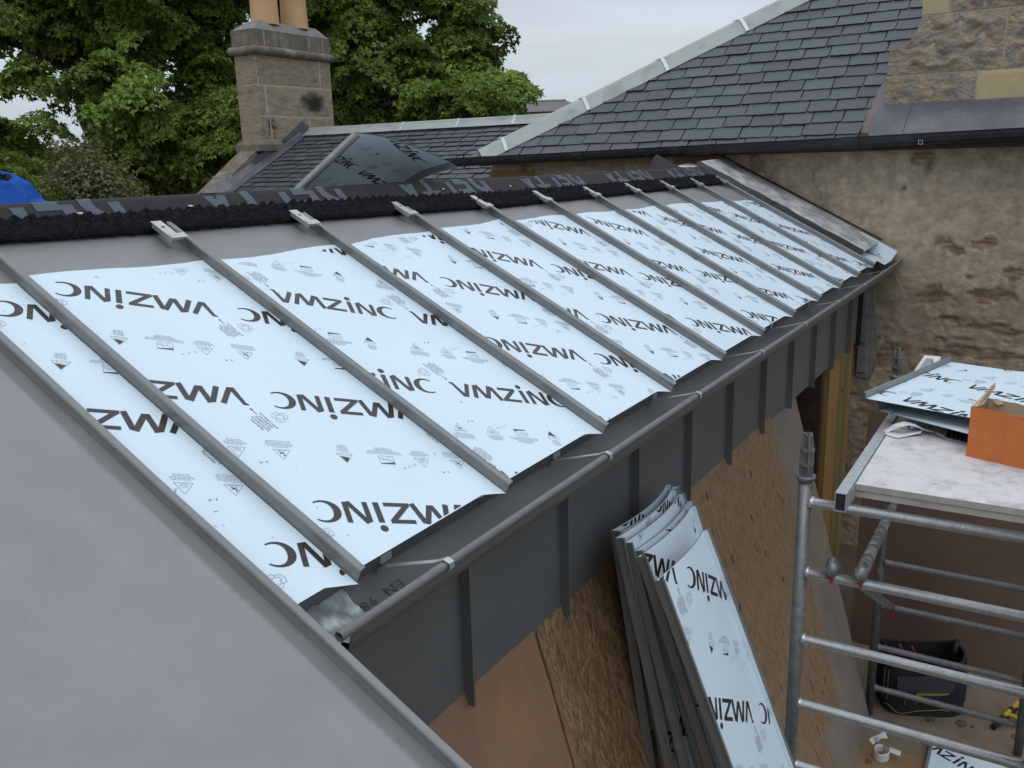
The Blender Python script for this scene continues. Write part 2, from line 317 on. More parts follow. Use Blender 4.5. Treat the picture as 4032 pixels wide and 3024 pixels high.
def film_print(x0, x1, y0, y1, anchor, flip, fn, parent, name='film_print', ang=R(-32), shift=.02, cuts=(), specks=90):
    """print the logo, icons and text on film: 2D pattern clipped to x0..x1, y0..y1 then mapped by fn(x, y)"""
    c, s = cos(ang), sin(ang)
    sg = -1 if flip else 1
    big, fine, dark = UP
    T = bmesh.new()
    lay = []
    cx, cy = (x0+x1)/2, (y0+y1)/2; ext = math.hypot(x1-x0, y1-y0)/2+.35
    uc, vc = cx*c+cy*s, -cx*s+cy*c
    j0 = int(math.floor((vc-ext-anchor[1])/.378)); j1 = int(math.ceil((vc+ext-anchor[1])/.378))
    for j in range(j0, j1+1):
        i0 = int(math.floor((uc-ext-anchor[0])/.432))-1; i1 = int(math.ceil((uc+ext-anchor[0])/.432))+1
        for i in range(i0, i1+1):
            au, av = anchor[0]+i*.432-j*shift, anchor[1]+j*.378
            for mi, P in ((0,big),(1,fine),(2,dark)):
                for q in P:
                    pts = []; ok = False; 
                    for p in q:
                        u = au+sg*p[0]; v = av+sg*p[1]
                        x = u*c-v*s; y = u*s+v*c; pts.append((x, y))
                        if x0 < x < x1 and y0 < y < y1: ok = True
                    if ok: lay.append((pts, mi))
    zi = 0
    for pts, mi in lay:
        try:
            f = T.faces.new([T.verts.new((p[0], p[1], (zi % 9)*3e-5)) for p in pts]); f.material_index = mi; zi += 1
        except ValueError: pass
    cl = [((x0,0,0),(-1,0,0)), ((x1,0,0),(1,0,0)), ((0,y0,0),(0,-1,0)), ((0,y1,0),(0,1,0))]+list(cuts)
    if specks:
        rs = random.Random(int(x0*977)+5)
        for i in range(specks):
            cx_, cy_ = rs.uniform(x0, x1), rs.uniform(y0, y1); r_ = rs.uniform(.0003,.0010)*(2.2 if i % 17 == 0 else 1); l_ = r_*rs.choice((1,1,1,4)); a_ = rs.random()*3
            f = T.faces.new([T.verts.new((cx_+l_*cos(k*pi/3)*cos(a_)-r_*sin(k*pi/3)*sin(a_), cy_+l_*cos(k*pi/3)*sin(a_)+r_*sin(k*pi/3)*cos(a_), 3e-4)) for k in range(6)]); f.material_index = 1
    for co, no in cl:
        bmesh.ops.bisect_plane(T, geom=T.verts[:]+T.edges[:]+T.faces[:], plane_co=co, plane_no=no, clear_outer=True)
    b = B(); T.verts.index_update()
    b.v = [tuple(fn(v.co.x, v.co.y, v.co.z)) for v in T.verts]; b.t = [.5]*len(b.v)
    b.f = [[v.index for v in f.verts] for f in T.faces]; b.m = [f.material_index for f in T.faces]
    T.free()
    if not b.f: return None
    return obj(name, b, [M['ink'], M['inkg'], M['ink']], parent)
# ================================================================== SETTING
b = B(); b.grid(lambda u, v: V((-60+u*300, -60+v*300, -2.36+ (.0 if abs(u)<0 else 0))), 30, 30)
g = obj('ground', b, M['earth']); tag(g, kind='structure')
# ================================================================== EXTENSION WITH THE ZINC ROOF
ext = thing('zinc_roof_extension', 'single storey extension with a standing seam zinc roof half covered in printed film', 'building', (2.5, 1.25, -2.36))
rnd = random.Random(3)
def wob(x, s, k=1): return noise.noise(V((x*3.1, s*2.3, 4.7)))*.0035*k
def seam(xk, s0, s1, parent, cap=True, dn=None):
    b = B(); n = 26
    prof = [(-.0008,0),(-.0008,.0225),(-.0040,.0232),(-.0046,.0268),(-.0034,.0300),(-.0010,.0325),(.0080,.0345),(.0104,.0320),(.0104,.0255),(.0012,.0235),(.0012,0)]
    fr = []
    for i in range(n+1):
        s = s0+(s1-s0)*i/n
        fr.append(lambda p, s=s: RP(xk+p[0]+wob(xk, s)*(.3+p[1]*30), s, p[1]+(wob(xk+9, s)*.6 if p[1] > .01 else 0)))
    b.sweep(prof, fr, closed=True, caps=True)
    o = obj('standing_seam', b, M['seam'], parent)
    return o
FT = {-1:1.10,0:1.10,1:1.065,2:1.075,3:1.10,4:1.075,5:1.055,6:1.04,7:1.025,8:1.01,9:.985,10:.10}
FILMTOP = {}
def filmtop(k, t):
    "torn upper edge of the film across tray k, t 0..1"
    x = (k+t)*BAY
    base = {-1:(1.115,1.12),0:(1.138,1.108),1:(1.099,1.097),2:(1.094,1.112),3:(1.108,1.122),4:(1.113,1.094),5:(1.088,1.078),6:(1.072,1.060),7:(1.068,1.040),8:(1.028,1.016),9:(1.020,.960),10:(.13,.13)}[k]
    return base[0]+(base[1]-base[0])*t + .007*sin(t*pi*2.1+k*2.3)*(k < 10) + .0025*noise.noise(V((x*14, k, 2)))+.0012*noise.noise(V((x*60, k, 2)))
def foam_s0(x): return 1.212+.078*max(0, 1-x/2.3)+.010*noise.noise(V((x*1.3, 9, 2)))
ANCH = {-1:(None,(-.157,.096)),0:(1,(-.139,.918)),1:(0,(.031,1.114)),2:(1,(.609,1.336)),3:(1,(1.220,1.645)),4:(1,(1.745,1.755)),5:(1,(2.222,1.948)),6:(1,(2.451,2.275)),7:(1,(3.030,2.681)),8:(1,(3.359,2.729)),9:(None,(3.862,3.213)),10:(1,(3.6,3.1))}
def pan_sheet(x0, x1, h, top, n=16, tab=True, e0=.024):
    "tray pan outline with the tab at its lower right corner"
    b = B(); vs = []; fs = []
    for i in range(n+1):
        x = x0+(x1-x0)*i/n
        lo = e0
        if tab and x > x1-.065: lo = e0-(e0+.006)*(x-(x1-.065))/.065
        for j in range(2): vs.append(RP(x, lo if j == 0 else top(x), h + (.0006*noise.noise(V((x*9, 3, 1))) if j else 0)))
    for i in range(n): fs.append((2*i, 2*i+2, 2*i+3, 2*i+1))
    return b.add(vs, fs)
for k in list(range(-1, 11)):
    x0 = k*BAY if k >= 0 else -.172; x1 = (k+1)*BAY if k < 10 else 5.93
    if k == -1: x1 = 0
    # pan with a slight oil-canning
    b = B(); nx, ns = 10, 30
    def P(u, v, x0=x0, x1=x1):
        x = x0+(x1-x0)*u; lo = .024
        if x > x1-.065 and k < 10: lo = .024-.030*(x-(x1-.065))/.065
        s = lo+(SR-.02-lo)*v
        return RP(x, s, .0012*noise.noise(V((x*5, s*3, 8)))*sin(pi*u))
    b.grid(P, nx, ns)
    tray = obj('roof_tray', b, M['zinc'], ext, smooth=True)
    # film
    b = B(); nx, ns = 24, 30
    def Pf(u, v, x0=x0, x1=x1, k=k):
        x = x0+.003+(x1-x0-.006)*u; lo = .023
        if x > x1-.065 and k < 10: lo = .023-.030*(x-(x1-.065))/.065
        hi = filmtop(k, u)
        s = lo+(hi-lo)*v
        return RP(x, s, .0012*noise.noise(V((x*5, s*3, 8)))*sin(pi*u)+.0012+(.0015*max(0, v-.97)/.03))
    b.grid(Pf, nx, ns)
    obj('protective_film', b, M['film'], tray, smooth=True)
    fl, an = ANCH[k]
    if fl is None: an = (an[0]+.370, an[1]-.057); fl = 1
    hi0, hi1 = filmtop(k, .02), filmtop(k, .98); mid = filmtop(k, .5)
    hm = min(hi0, hi1, mid, filmtop(k,.25), filmtop(k,.75))
    # upper clip follows the torn edge with two straight cuts
    n1 = V((-(mid-hi0), (x1-x0)/2, 0)).normalized(); n2 = V((-(hi1-mid), (x1-x0)/2, 0)).normalized()
    xm = (x0+x1)/2
    cuts = [((xm, mid-.004, 0), tuple(n1)), ((xm, mid-.004, 0), tuple(n2)), ((x1-.065, .028, 0), tuple(V((-.024*0-.42, -1, 0)).normalized()))] if k < 10 else []
    if k < 10: cuts = cuts[:2]
    film_print(x0+.004, x1-.004, .026, max(hi0, hi1, mid)+.02, an, fl, lambda x, y, z: RP(x, y, .0012*noise.noise(V((x*5, y*3, 8)))*sin(pi*min(max((x-x0)/(x1-x0), 0), 1))+.0018+z), tray, cuts=cuts, shift=(.0 if k == 1 else .02))
    if k < 10:
        st = foam_s0(x1)+.012
        seam(x1 if k >= 0 else 0, -.004 if k >= 0 else 0, st, tray)
# near tray: film already peeled off, runs down past the gutter
b = B()
XN = [-.70,-.62,-.54,-.46,-.38,-.31,-.26,-.235,-.222,-.214,-.208,-.203,-.196,-.185,-.1725]; HN = [0,0,0,0,0,0,.0002,.0008,.0020,.0032,.0036,.0026,.0006,-.0002,0]
b.grid(lambda u, v: RP(XN[round(u*14)]+(.0015*noise.noise(V((v*9,1,1))) if 0 < u < 1 else 0), -1.0+2.40*v, HN[round(u*14)]+.0022*noise.noise(V((XN[round(u*14)]*5, v*6, 8)))*sin(pi*u)), 14, 70)
tr = obj('roof_tray', b, M['zinc'], ext, smooth=True); tr['label'] = 'bare grey zinc tray in the foreground with no film left on it'
seam(-.172, -.035, 1.35, tr)
b = B(); rr = random.Random(12)
for i in range(34):
    x, sx_ = rr.uniform(-.66,-.24), rr.uniform(-.5,1.1); l_ = rr.uniform(.004,.035); an = rr.uniform(-.9,.9)+rr.choice((0,1.5)); w_ = rr.uniform(.00025,.0006)
    dx_, ds = l_*cos(an), l_*sin(an)
    b.add([RP(x,sx_,.0046), RP(x+dx_,sx_+ds,.0046), RP(x+dx_-w_*sin(an),sx_+ds+w_*cos(an),.0046), RP(x-w_*sin(an),sx_+w_*cos(an),.0046)], [(0,1,2,3)])
obj('scratches', b, mat('scratch', (.30,.31,.31), .4, .3, .4, 40), tr)['kind'] = 'stuff'
sm = seam(-.172, -1.0, -.034, tr); 
for v_ in sm.data.vertices: v_.co.z += .0004
seam(-.70, -1.0, 1.35, tr)
# deeper drop of the near wall under the long tray
b = B(); b.box((-.70, -.80, -2.36), (-.20, -.60, -.46)); b.box((-.695, -.60, -2.36), (-.20, .20, -.45)); obj('wall', b, M['zincd'], ext)
# eave drip flashing under the tray ends
b = B(); b.quad(RP(-.16,.10,-.003), RP(5.95,.10,-.003), RP(5.95,.045,-.006), RP(-.16,.045,-.006)); b.quad(RP(-.16,.045,-.006), RP(5.95,.045,-.006), (5.95,.068,-.045), (-.16,.068,-.045))
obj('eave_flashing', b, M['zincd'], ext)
# roof body and far slope
b = B(); Yr = SR*CP; Zr = SR*SP
b.box((-.70, .20, -.5), (5.98, .24, .03)); 
b.add([RP(-.7,.06,-.02), RP(5.98,.06,-.02), RP(5.98,SR-.01,-.02), RP(-.7,SR-.01,-.02)], [(0,1,2,3)])
obj('roof_deck', b, M['darkwall'], ext)
b = B(); b.grid(lambda u, v: V((-.7+6.68*u, Yr+.02+1.5*v, Zr-.018-.62*v)), 4, 4); obj('rear_slope', b, M['membrane'], ext)
# ridge membrane
b = B()
prof = [(1.225,.008),(1.27,.010),(1.33,.016),(1.37,.026),(1.40,.034)]
def mem(u, v):
    x = -.70+6.02*u; q = v*8; wv = .004*noise.noise(V((x*1.7, v*3, 1)))+.006*noise.noise(V((x*.8, 5, 1)))
    if q <= 4:
        i = min(int(q), 3); f = q-i; s = max(prof[i][0]*(1-f)+prof[i+1][0]*f, foam_s0(x)+.012); h = prof[i][1]*(1-f)+prof[i+1][1]*f
        return RP(x, s, h+wv*v*2)
    a = (q-4)/4; p0 = RP(x, 1.40, .034+wv)
    return V((x, p0.y+.045*sin(a*pi/2)+.10*a*a, p0.z+.020*sin(min(a*1.3,1)*pi)*(1-a*.3)-.06*a*a))
b.grid(mem, 160, 16); mb = obj('ridge_membrane', b, M['membrane'], ext, smooth=True)
# DELTA lettering, seen upside down, D on the right
for xd in (.455, 1.375, 2.345, 3.30, 4.25, 5.20):
    W_ = .115; ST = .040; polys = []; x_ = 0
    def rect(a, c, d_, e_): polys.append([V((x_+a, c)), V((x_+d_, c)), V((x_+d_, e_)), V((x_+a, e_))])
    # D E L T A
    rect(0, 0, .034, 1.0)
    oc = [(x_+.034+.078*sin(pi*k/10), .5-.5*cos(pi*k/10)) for k in range(11)]; ic = [(x_+.034+.042*sin(pi*k/10), .5-.28*cos(pi*k/10)) for k in range(11)]
    for k in range(10): polys.append([V(oc[k]), V(oc[k+1]), V(ic[k+1]), V(ic[k])])
    x_ += .132; rect(0, 0, .034, 1.0); rect(.034, 0, .105, .22); rect(.034, .39, .098, .61); rect(.034, .78, .105, 1.0)
    x_ += .124; rect(0, 0, .034, 1.0); rect(.034, 0, .105, .22)
    x_ += .104; rect(0, .78, .120, 1.0); rect(.043, 0, .077, .78)
    x_ += .116
    polys += [[V((x_, 0)), V((x_+.038, 0)), V((x_+.078, 1)), V((x_+.046, 1))], [V((x_+.046, 1)), V((x_+.078, 1)), V((x_+.128, 0)), V((x_+.090, 0))], [V((x_+.035, .22)), V((x_+.095, .22)), V((x_+.088, .40)), V((x_+.042, .40))]]
    T = bmesh.new()
    for zi_, q in enumerate(polys):
        pts = [(xd-p.x*1.08, 1.322+(1-p.y)*.155) for p in q]
        f = T.faces.new([T.verts.new((a_, b_, .00004*(zi_ % 5))) for a_, b_ in pts])
    bmesh.ops.triangulate(T, faces=T.faces[:])
    bmesh.ops.subdivide_edges(T, edges=T.edges[:], cuts=3, use_grid_fill=True)
    bmesh.ops.bisect_plane(T, geom=T.verts[:]+T.edges[:]+T.faces[:], plane_co=(0,1.445,0), plane_no=(0,1,0), clear_outer=True)
    bb = B(); T.verts.index_update()
    def mh(x, s):
        for i in range(4):
            if s <= prof[i+1][0] or i == 3:
                f = min(max((s-prof[i][0])/(prof[i+1][0]-prof[i][0]), 0), 1.6); return prof[i][1]*(1-f)+prof[i+1][1]*f
    for v_ in T.verts:
        x, s = v_.co.x, v_.co.y; vv = (s-1.225)/.175*.5
        if s < 1.40:
            wv = .004*noise.noise(V((x*1.7, vv*3, 1)))+.006*noise.noise(V((x*.8, 5, 1))); p = RP(x, s, mh(x, s)+wv*vv*2+.0016+v_.co.z)
        else:
            a = (s-1.40)/.10; u_ = (x+.7)/6.02; p = mem(u_, .5+a*.5)+V((0,-.0008,.0016+v_.co.z))
        bb.v.append(tuple(p)); bb.t.append(.5)
    bb.f = [[v_.index for v_ in f.verts] for f in T.faces]; bb.m = [0]*len(bb.f); T.free()
    obj('membrane_print', bb, M['inkdots'], mb)
# reticulated foam strip with a toothed top
b = B()
def foam(u, v):
    x = -.70+6.0*u; t = v
    fr = noise.noise(V((x*70, v*26, 3)))*.0030+noise.noise(V((x*25, v*10, 7)))*.003
    s0 = foam_s0(x)
    wd = .092-.020*max(0, 1-x/1.5)
    if t < .22: s = s0-.004*sin(t/.22*pi); h = .004+.022*t/.22
    else:
        q = (t-.22)/.78; row = q*2.6; s = s0+wd*q
        ph = x/.041+.5*(int(row) % 2)+.5*noise.noise(V((x*5, 1, 1)))
        bp = (.5+.5*cos(2*pi*ph))**.8*(.5-.5*cos(2*pi*(row % 1)))**.6
        h = .027+.003*q+(.014+.012*noise.noise(V((x*17, q*3, 12)))+.006*noise.noise(V((x*45, q*6, 13))))*bp*(1 if q < .92 else max(0, (1-q)/.08))
        if q > .97: h *= .3
    return RP(x+fr*.4, s+fr, h+fr*1.2)
b.grid(foam, 1500, 26); obj('foam_strip', b, M['foam'], ext)
# short fibres make the foam edge ragged
b = B(); rr = random.Random(5)
for i in range(26000):
    u, v = rr.random(), rr.random()**.8; p = foam(u, v)
    d = V((rr.gauss(0,1), rr.gauss(0,1), rr.gauss(.8,.8))).normalized()*rr.uniform(.004,.011); q = V((rr.gauss(0,1), rr.gauss(0,1), rr.gauss(0,1))).normalized()*.0011
    b.add([p-q, p+q, p+d], [(0,1,2)])
obj('foam_fibres', b, M['foam'], ext)['kind'] = 'stuff'
# stainless clips hooked on the seams beside the foam
clip0 = None
for i in range(1, 11):
    xk = i*BAY; b = B(); T = frame(RP(0,0,0), (1,0,0), (0,CP,SP), (0,-SP,CP))
    s0, s1 = (1.172, 1.268); a, c = xk-.068, xk-.034; T = T @ Matrix.Translation((0,0,.012))
    b.box((a, s0, .030), (c, s1, .0318), T); b.box((a, s0-.002, .026), (c+.004, s0, .0335), T); b.box((a+.003, s0-.001, .0318), (c+.020, s0+.022, .0338), T)
    b.box((a, s0, .018), (a+.0014, s1-.01, .030), T); b.box((c-.001, s0+.03, .0), (c, s1, .030), T)
    cl = obj('clip', b, M['steel'], ext)
    b = B(); cx, cy = (a+c)/2, s0+.062
    b.add([RP(cx+.0052*cos(t*pi/6), cy+.0052*sin(t*pi/6), .0442) for t in range(12)], [tuple(range(12))]); b.add([RP(cx+.0022*cos(t*pi/3), s0+.012+.0022*sin(t*pi/3), .0460) for t in range(6)], [tuple(range(6))])
    obj('screw_hole', b, M['black'], cl)
# nails / washers on the membrane
b = B()
for px, py in ((300, 828), (725, 792), (2010, 733), (2200, 735), (2750, 715), (1735, 738)):
    x, s = slope_xs(px, py, .03)
    b.add([RP(x+.009*cos(t*pi/5), min(s,1.36)+.005*sin(t*pi/5), .031) for t in range(10)], [tuple(range(10))])
obj('washer', b, M['steel'], ext)
# gutter
def gprof():
    P = []
    for i in range(13):
        a = pi+pi*i/12; P.append((-.002+.084*cos(a), -.022+.078*sin(a)))
    return P
b = B(); gp = gprof()
fr = [lambda p, x=x: V((x, p[0], p[1]+.004*sin(x*.9))) for x in [-.115+6.10*i/24 for i in range(25)]]
b.sweep(gp, fr); b.sweep([(p[0]*.985, p[1]+.0022) for p in gp], fr)
b.sweep([(.082,-.022),(.082,.012)], fr)
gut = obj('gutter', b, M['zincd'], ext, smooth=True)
b = B(); bc = [(x, -.090+.0006*noise.noise(V((x*4,1,1))), -.014+.004*sin(x*.9)) for x in [-.15+6.135*i/40 for i in range(41)]]
b.tube(bc, .0094, 14, cap=False); b.tube([(p[0], p[1], p[2]) for p in bc], .0083, 12, cap=False)
bead = obj('gutter_bead', b, mat('bead_zinc', (.155,.155,.148), .62, .15, .18, 25, .15, 300, bdist=.001), gut, smooth=True)
# writing stamped inside the gutter near its end
b = B(); polys = text_polys('EN  988', .036, 1.3); 
xs = [p.x for q in polys for p in q]; cxm = (min(xs)+max(xs))/2
for q in polys:
    P2 = []
    for p in q:
        a = pi+pi*(.70-p.y*4.0)
        P2.append(V((.10-(p.x-cxm), -.002+.0815*cos(a), -.0196+.0755*sin(a)+.004*sin((.02)*.9))))
    b.add(P2, [tuple(range(len(P2)))])
obj('stamped_lettering', b, mat('stamp', (.085,.085,.085), .6), gut)
# gutter straps: flat galvanised stay from the back of the gutter over the bead
for i in range(8):
    xb = .165+i*.720+(.02 if i in (1,3) else 0); z0 = .004*sin(xb*.9)
    b = B(); wv = .0085
    path = [(.064,-.050),(.060,-.040),(.045,-.036),(-.07,-.008),(-.090,.001),(-.1035,-.006),(-.104,-.018),(-.097,-.027)]
    dx = [-.014,-.014,-.012,.006,.010,.012,.012,.012]
    for s in (-1, 1):
        pr = []
        for j, p in enumerate(path): pr.append((xb-.012+dx[j], p[0], p[1]+z0))
    vs = []; fs = []
    for j, p in enumerate(pr): vs += [V((p[0]-wv, p[1], p[2])), V((p[0]+wv, p[1], p[2])), V((p[0]+wv, p[1]+.0004, p[2]-.0016)), V((p[0]-wv, p[1]+.0004, p[2]-.0016))]
    for j in range(len(pr)-1):
        for k in range(4): fs.append((j*4+k, j*4+(k+1)%4, (j+1)*4+(k+1)%4, (j+1)*4+k))
    b.add(vs, fs); b.box((xb-.030, .056, -.034), (xb+.006, .061, -.004))
    obj('gutter_bracket', b, M['galv'], gut)
# end plate and hopper scraps in the gutter, soldered joint and foil-like scrap
b = B(); b.grid(lambda u, v: V((-.10+.13*u, -.080+.150*v, -.045-.035*sin(v*pi)+.012*noise.noise(V((u*7, v*7, 2))))), 14, 14)
obj('crumpled_foil', b, M['galv'], gut, smooth=True)
b = B(); b.grid(lambda u, v: V((.83+.030*u+.02*sin(v*3), -.005+.087*cos(pi*(1.35+.5*v)), -.0185+.078*sin(pi*(1.35+.5*v))+.0015*noise.noise(V((u*9, v*19, 2))))), 6, 16)
obj('solder_patch', b, M['galv'], gut, smooth=True)
# fascia cladding: vertical zinc panels with fins
for n in range(-1, 10):
    xa = .52+(n)*BAY; xb = xa+BAY if n < 9 else 5.66
    b = B(); b.grid(lambda u, v: V((xa+(xb-xa)*u, .137+.0015*noise.noise(V((u*2+n, v*2, 1)))*sin(pi*u), -.60+.52*v)), 8, 8)
    b.box((xa+.002, .137, -.6005), (xb-.002, .150, -.599))
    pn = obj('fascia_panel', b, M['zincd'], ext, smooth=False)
    if n >= 0:
        b = B(); tw = .0016
        b.box((xa-tw, .107, -.612), (xa, .1375, -.08)); b.box((xa-tw-.0008, .1052, -.612), (xa+.0035, .1068, -.08))
        obj('fin', b, M['zincd'], pn)
b = B(); b.box((5.645, .104, -.625), (5.66, .150, -.08)); obj('corner_trim', b, M['black'], ext)
# wall behind the boards, corner posts, mortar strip at the junction
b = B(); b.box((-.20, .62, -2.36), (5.98, .66, -.4)); obj('inner_wall', b, M['darkwall'], ext)  # coloured dark to stand in for the unlit interior seen through the opening
b = B(); b.box((5.07, .185, -2.36), (5.40, .225, -.40)); obj('timber_post', b, M['pine'], ext, bevel=.002)
b = B(); b.box((5.403, .180, -2.36), (5.60, .222, -.40)); b.box((5.603, .174, -2.36), (5.66, .222, -.40)); obj('timber_post', b, M['treated'], ext, bevel=.002)
b = B(); b.box((5.663, .170, -2.36), (5.76, .222, -.40)); obj('timber_post', b, M['pine'], ext, bevel=.002)
b = B(); b.tube([(5.20,.1845,-1.02),(5.20,.1835,-1.02)], .011, 10); obj('knot', b, M['darkwall'], ext)
b = B(); b.tube([(5.49,.1795,-.93),(5.49,.1785,-.93)], .02, 10); obj('knot', b, M['darkwall'], ext)
# abutment to the stone wall: mottled lead sheet, dark sealing strip, battens
b = B()
def lead(u, v):
    s = .115+1.355*v; x = 5.40+.53*u+.03*(1-v)*(u)
    h = .044+.028*u+.005*sin(v*6)+.006*noise.noise(V((u*1.5, v*2.2, 1)))+(.012*(v-.9)/.1 if v > .9 else 0)
    return RP(x+.012*noise.noise(V((0, v*5, 3)))*(1-u), s, h)
b.grid(lead, 14, 60); obj('abutment_sheet', b, M['mottle'], ext, smooth=True)
b = B()
def strip(u, v):
    s = .115+1.36*v; x = 5.318+.085*u*(.8+.5*noise.noise(V((v*6, 2, 1))))+.016*noise.noise(V((v*5, 7, 2)))
    if .50 < v < .53: x += .02
    return RP(x, s, .024+.036*u+.006*noise.noise(V((u*2, v*12, 5))))
b.grid(strip, 4, 80); obj('sealing_strip', b, M['black'], ext)
b = B()
p0, p1 = V((5.985, 1.31, .764)), V((5.985, .06, .120))
d = (p1-p0); up = V((0,-SP,CP)).normalized()
def bat(x0, x1, a, c, h0, h1): return [V((x0,a.y,a.z))+up*h0, V((x0,c.y,c.z))+up*h0, V((x0,c.y,c.z))+up*h1, V((x0,a.y,a.z))+up*h1, V((x1,a.y,a.z))+up*h0, V((x1,c.y,c.z))+up*h0, V((x1,c.y,c.z))+up*h1, V((x1,a.y,a.z))+up*h1]
BF = [(0,1,2,3),(4,7,6,5),(0,4,5,1),(3,2,6,7),(1,5,6,2),(0,3,7,4)]
b.add(bat(5.955, 5.985, p0, p1, -.035, .0), BF)
obj('batten', b, M['batten'], ext)
b = B(); b.add(bat(5.965, 5.99, p0, p1, .006, .013), BF); obj('painted_shadow_line', b, M['black'], ext)  # solid black strip painting the shadow line along the batten's upper edge
b = B(); pts = [(1.30,.770),(1.62,.770),(1.95,.60),(1.30,.60)]
b.add([V((5.95,y,z)) for y, z in pts]+[V((5.985,y,z)) for y, z in pts], [(0,1,2,3),(7,6,5,4),(0,4,5,1),(1,5,6,2),(2,6,7,3),(3,7,4,0)]); obj('gable_board', b, M['batten'], ext)
# dark upturned membrane scrap and white scrap at the ridge end
b = B(); b.grid(lambda u, v: V((5.15+.30*u, 1.36+.26*u*0+.22*v, .655+.055*v+.075*v*sin(pi*min(1,u*1.1))+.02*u)), 10, 8); obj('membrane_scrap', b, M['membrane'], ext, smooth=True)
b = B(); b.grid(lambda u, v: V((5.42+.4*u, 1.27+.25*v, .695+.03*u*v)), 6, 4); obj('abutment_sheet', b, M['mottle'], ext, smooth=True)
# film lined upstand where the last tray meets the wall
b = B(); 
b.grid(lambda u, v: RP(5.885+.02*v, -.035+.30*u, .001+.075*v), 6, 3); b.grid(lambda u, v: RP(5.905+.055*v, -.035+.30*u, .077-.004*v), 6, 2)
b.grid(lambda u, v: RP(5.60+.285*v, -.035+.07*u, .002), 3, 4)
ups = obj('film_upstand', b, M['film'], ext)
film_print(0, .30, 0, .30, (.10,.20), 1, lambda x, y, z: RP(5.60+x, -.01+y, .0035+z), ups)
# ================================================================== STONE BUILDING
sb = thing('stone_building', 'rendered stone building with a steep slate roof and pale hip flashing behind the zinc roof', 'building', (6.3, 1.0, -2.36))
def wall_pt(px, py): p = atx(px, py, 6.0); return (p.y, p.z)
PATCH = [(3712,958,.075,.05),(3770,985,.06,.04),(3870,958,.10,.06),(3672,1160,.15,.07),(3905,1165,.17,.07),(3850,1395,.42,.055),(3760,1260,.16,.02),(3900,1290,.2,.04),(3960,1310,.12,.05),(3560,740,.02,.02),(3640,620,.10,.10),(3890,500,.10,.10),(3470,1400,.13,.10),(3500,1380,.1,.07),(3440,1330,.06,.05),(3700,1340,.05,.03),(3820,1090,.03,.02),(3990,1080,.08,.06)]
PP = [(*wall_pt(a, c), d*.85, e_*.85) for a, c, d, e_ in PATCH]
y0, y1, z0, z1 = -2.6, 3.53, -2.36, .93
ny, nzz = 400, 215; vs = []; tint = []; pat = []
for j in range(nzz+1):
    for i in range(ny+1):
        y = y0+(y1-y0)*i/ny; z = z0+(z1-z0)*j/nzz
        lowr = min(max((-.05-z-.25*noise.noise(V((y*1.3, z*1.3, 5))))/.35, 0), 1)
        d = .012*noise.noise(V((y*1.6, z*1.6, 1)))+.006*noise.noise(V((y*7, z*9, 2)))
        d += lowr*(.012*noise.noise(V((y*5, z*7, 6)))+.007*noise.noise(V((y*22, z*26, 3)))+.006*noise.noise(V((y*50, z*50, 3))))
        p = 0
        for cy, cz, ry, rz in PP:
            q = ((y-cy)/ry)**2+((z-cz)/rz)**2
            if q < 3: p = max(p, min(max((1.05-q+1.1*noise.noise(V((y*11, z*19, 8)))+.6*noise.noise(V((y*34, z*60, 8))))*3, 0), 1))
        bed = noise.noise(V((y*5, z*60+2*noise.noise(V((y*5, z*2, 1))), 4)))
        if lowr > .2 and bed > .28: p = max(p, min((bed-.28)*4, 1)*lowr*.45)
        d -= p*(.010+.010*bed)
        # hairline cracks
        ck = abs(noise.noise(V((y*1.9, z*1.5, 21)))+.35*noise.noise(V((y*6, z*6, 22)))*.5)
        if ck < .012 and noise.noise(V((y*1.2, z*1.2, 33))) > .12: p = max(p, .75); d -= .006
        # tint varies at random, slightly darker over the lower rough part
        vs.append((6.0+(-d), y, z)); tint.append(.5+.6*noise.noise(V((y*.9, z*1.1, 11)))+.55*noise.noise(V((y*26, z*38, 15)))+.4*noise.noise(V((y*7, z*12, 16)))-.2*lowr); pat.append(p*min(1, max(.25, .75+1.1*noise.noise(V((y*9, z*70, 44))))))
b = B(); b.v = vs; b.t = tint
b.f = [[j*(ny+1)+i, j*(ny+1)+i+1, (j+1)*(ny+1)+i+1, (j+1)*(ny+1)+i] for j in range(nzz) for i in range(ny)]; b.m = [0]*len(b.f)
obj('wall', b, M['render'], sb, smooth=True, attr={'patch': pat})
b = B(); b.box((6.03, -2.6, -2.36), (9.0, 3.52, .85)); obj('core_wall', b, M['stone'], sb)
# quoins at the far corner, seen orange above the ridge
b = B(); 
for j in range(7): b.box((5.985, 3.20 if j % 2 else 3.06, -.56+j*.18), (6.3, 3.545, -.56+j*.18+.172), tint=rnd.random())
obj('quoin', b, mat('quoin_stone', (.34,.21,.08), .9, 0, .25, 8, .4, 40, tint=.2), sb, bevel=.006)
# grey mortared strip at the junction with the zinc cladding
b = B()
yz = [atx(px, py, 5.99) for px, py in ((3385,1150),(3440,1110),(3448,1230),(3462,1240),(3455,1340),(3448,1400),(3452,1440),(3425,1490),(3370,1480))]
n_ = len(yz); b.add([(5.975+.004*(i%2), p.y, p.z) for i, p in enumerate(yz)]+[(6.02, p.y, p.z) for p in yz], [tuple(range(n_))]+[(i, (i+1)%n_, (i+1)%n_+n_, i+n_) for i in range(n_)])
obj('mortar_strip', b, M['plaster'], sb)
b = B()
for k in range(3):
    p = atx(3402, 1135+k*118, 5.97); b.box((5.955, p.y-.03, p.z-.19), (5.98, p.y+.045, p.z))
obj('packing_block', b, M['plaster'], sb, bevel=.004)
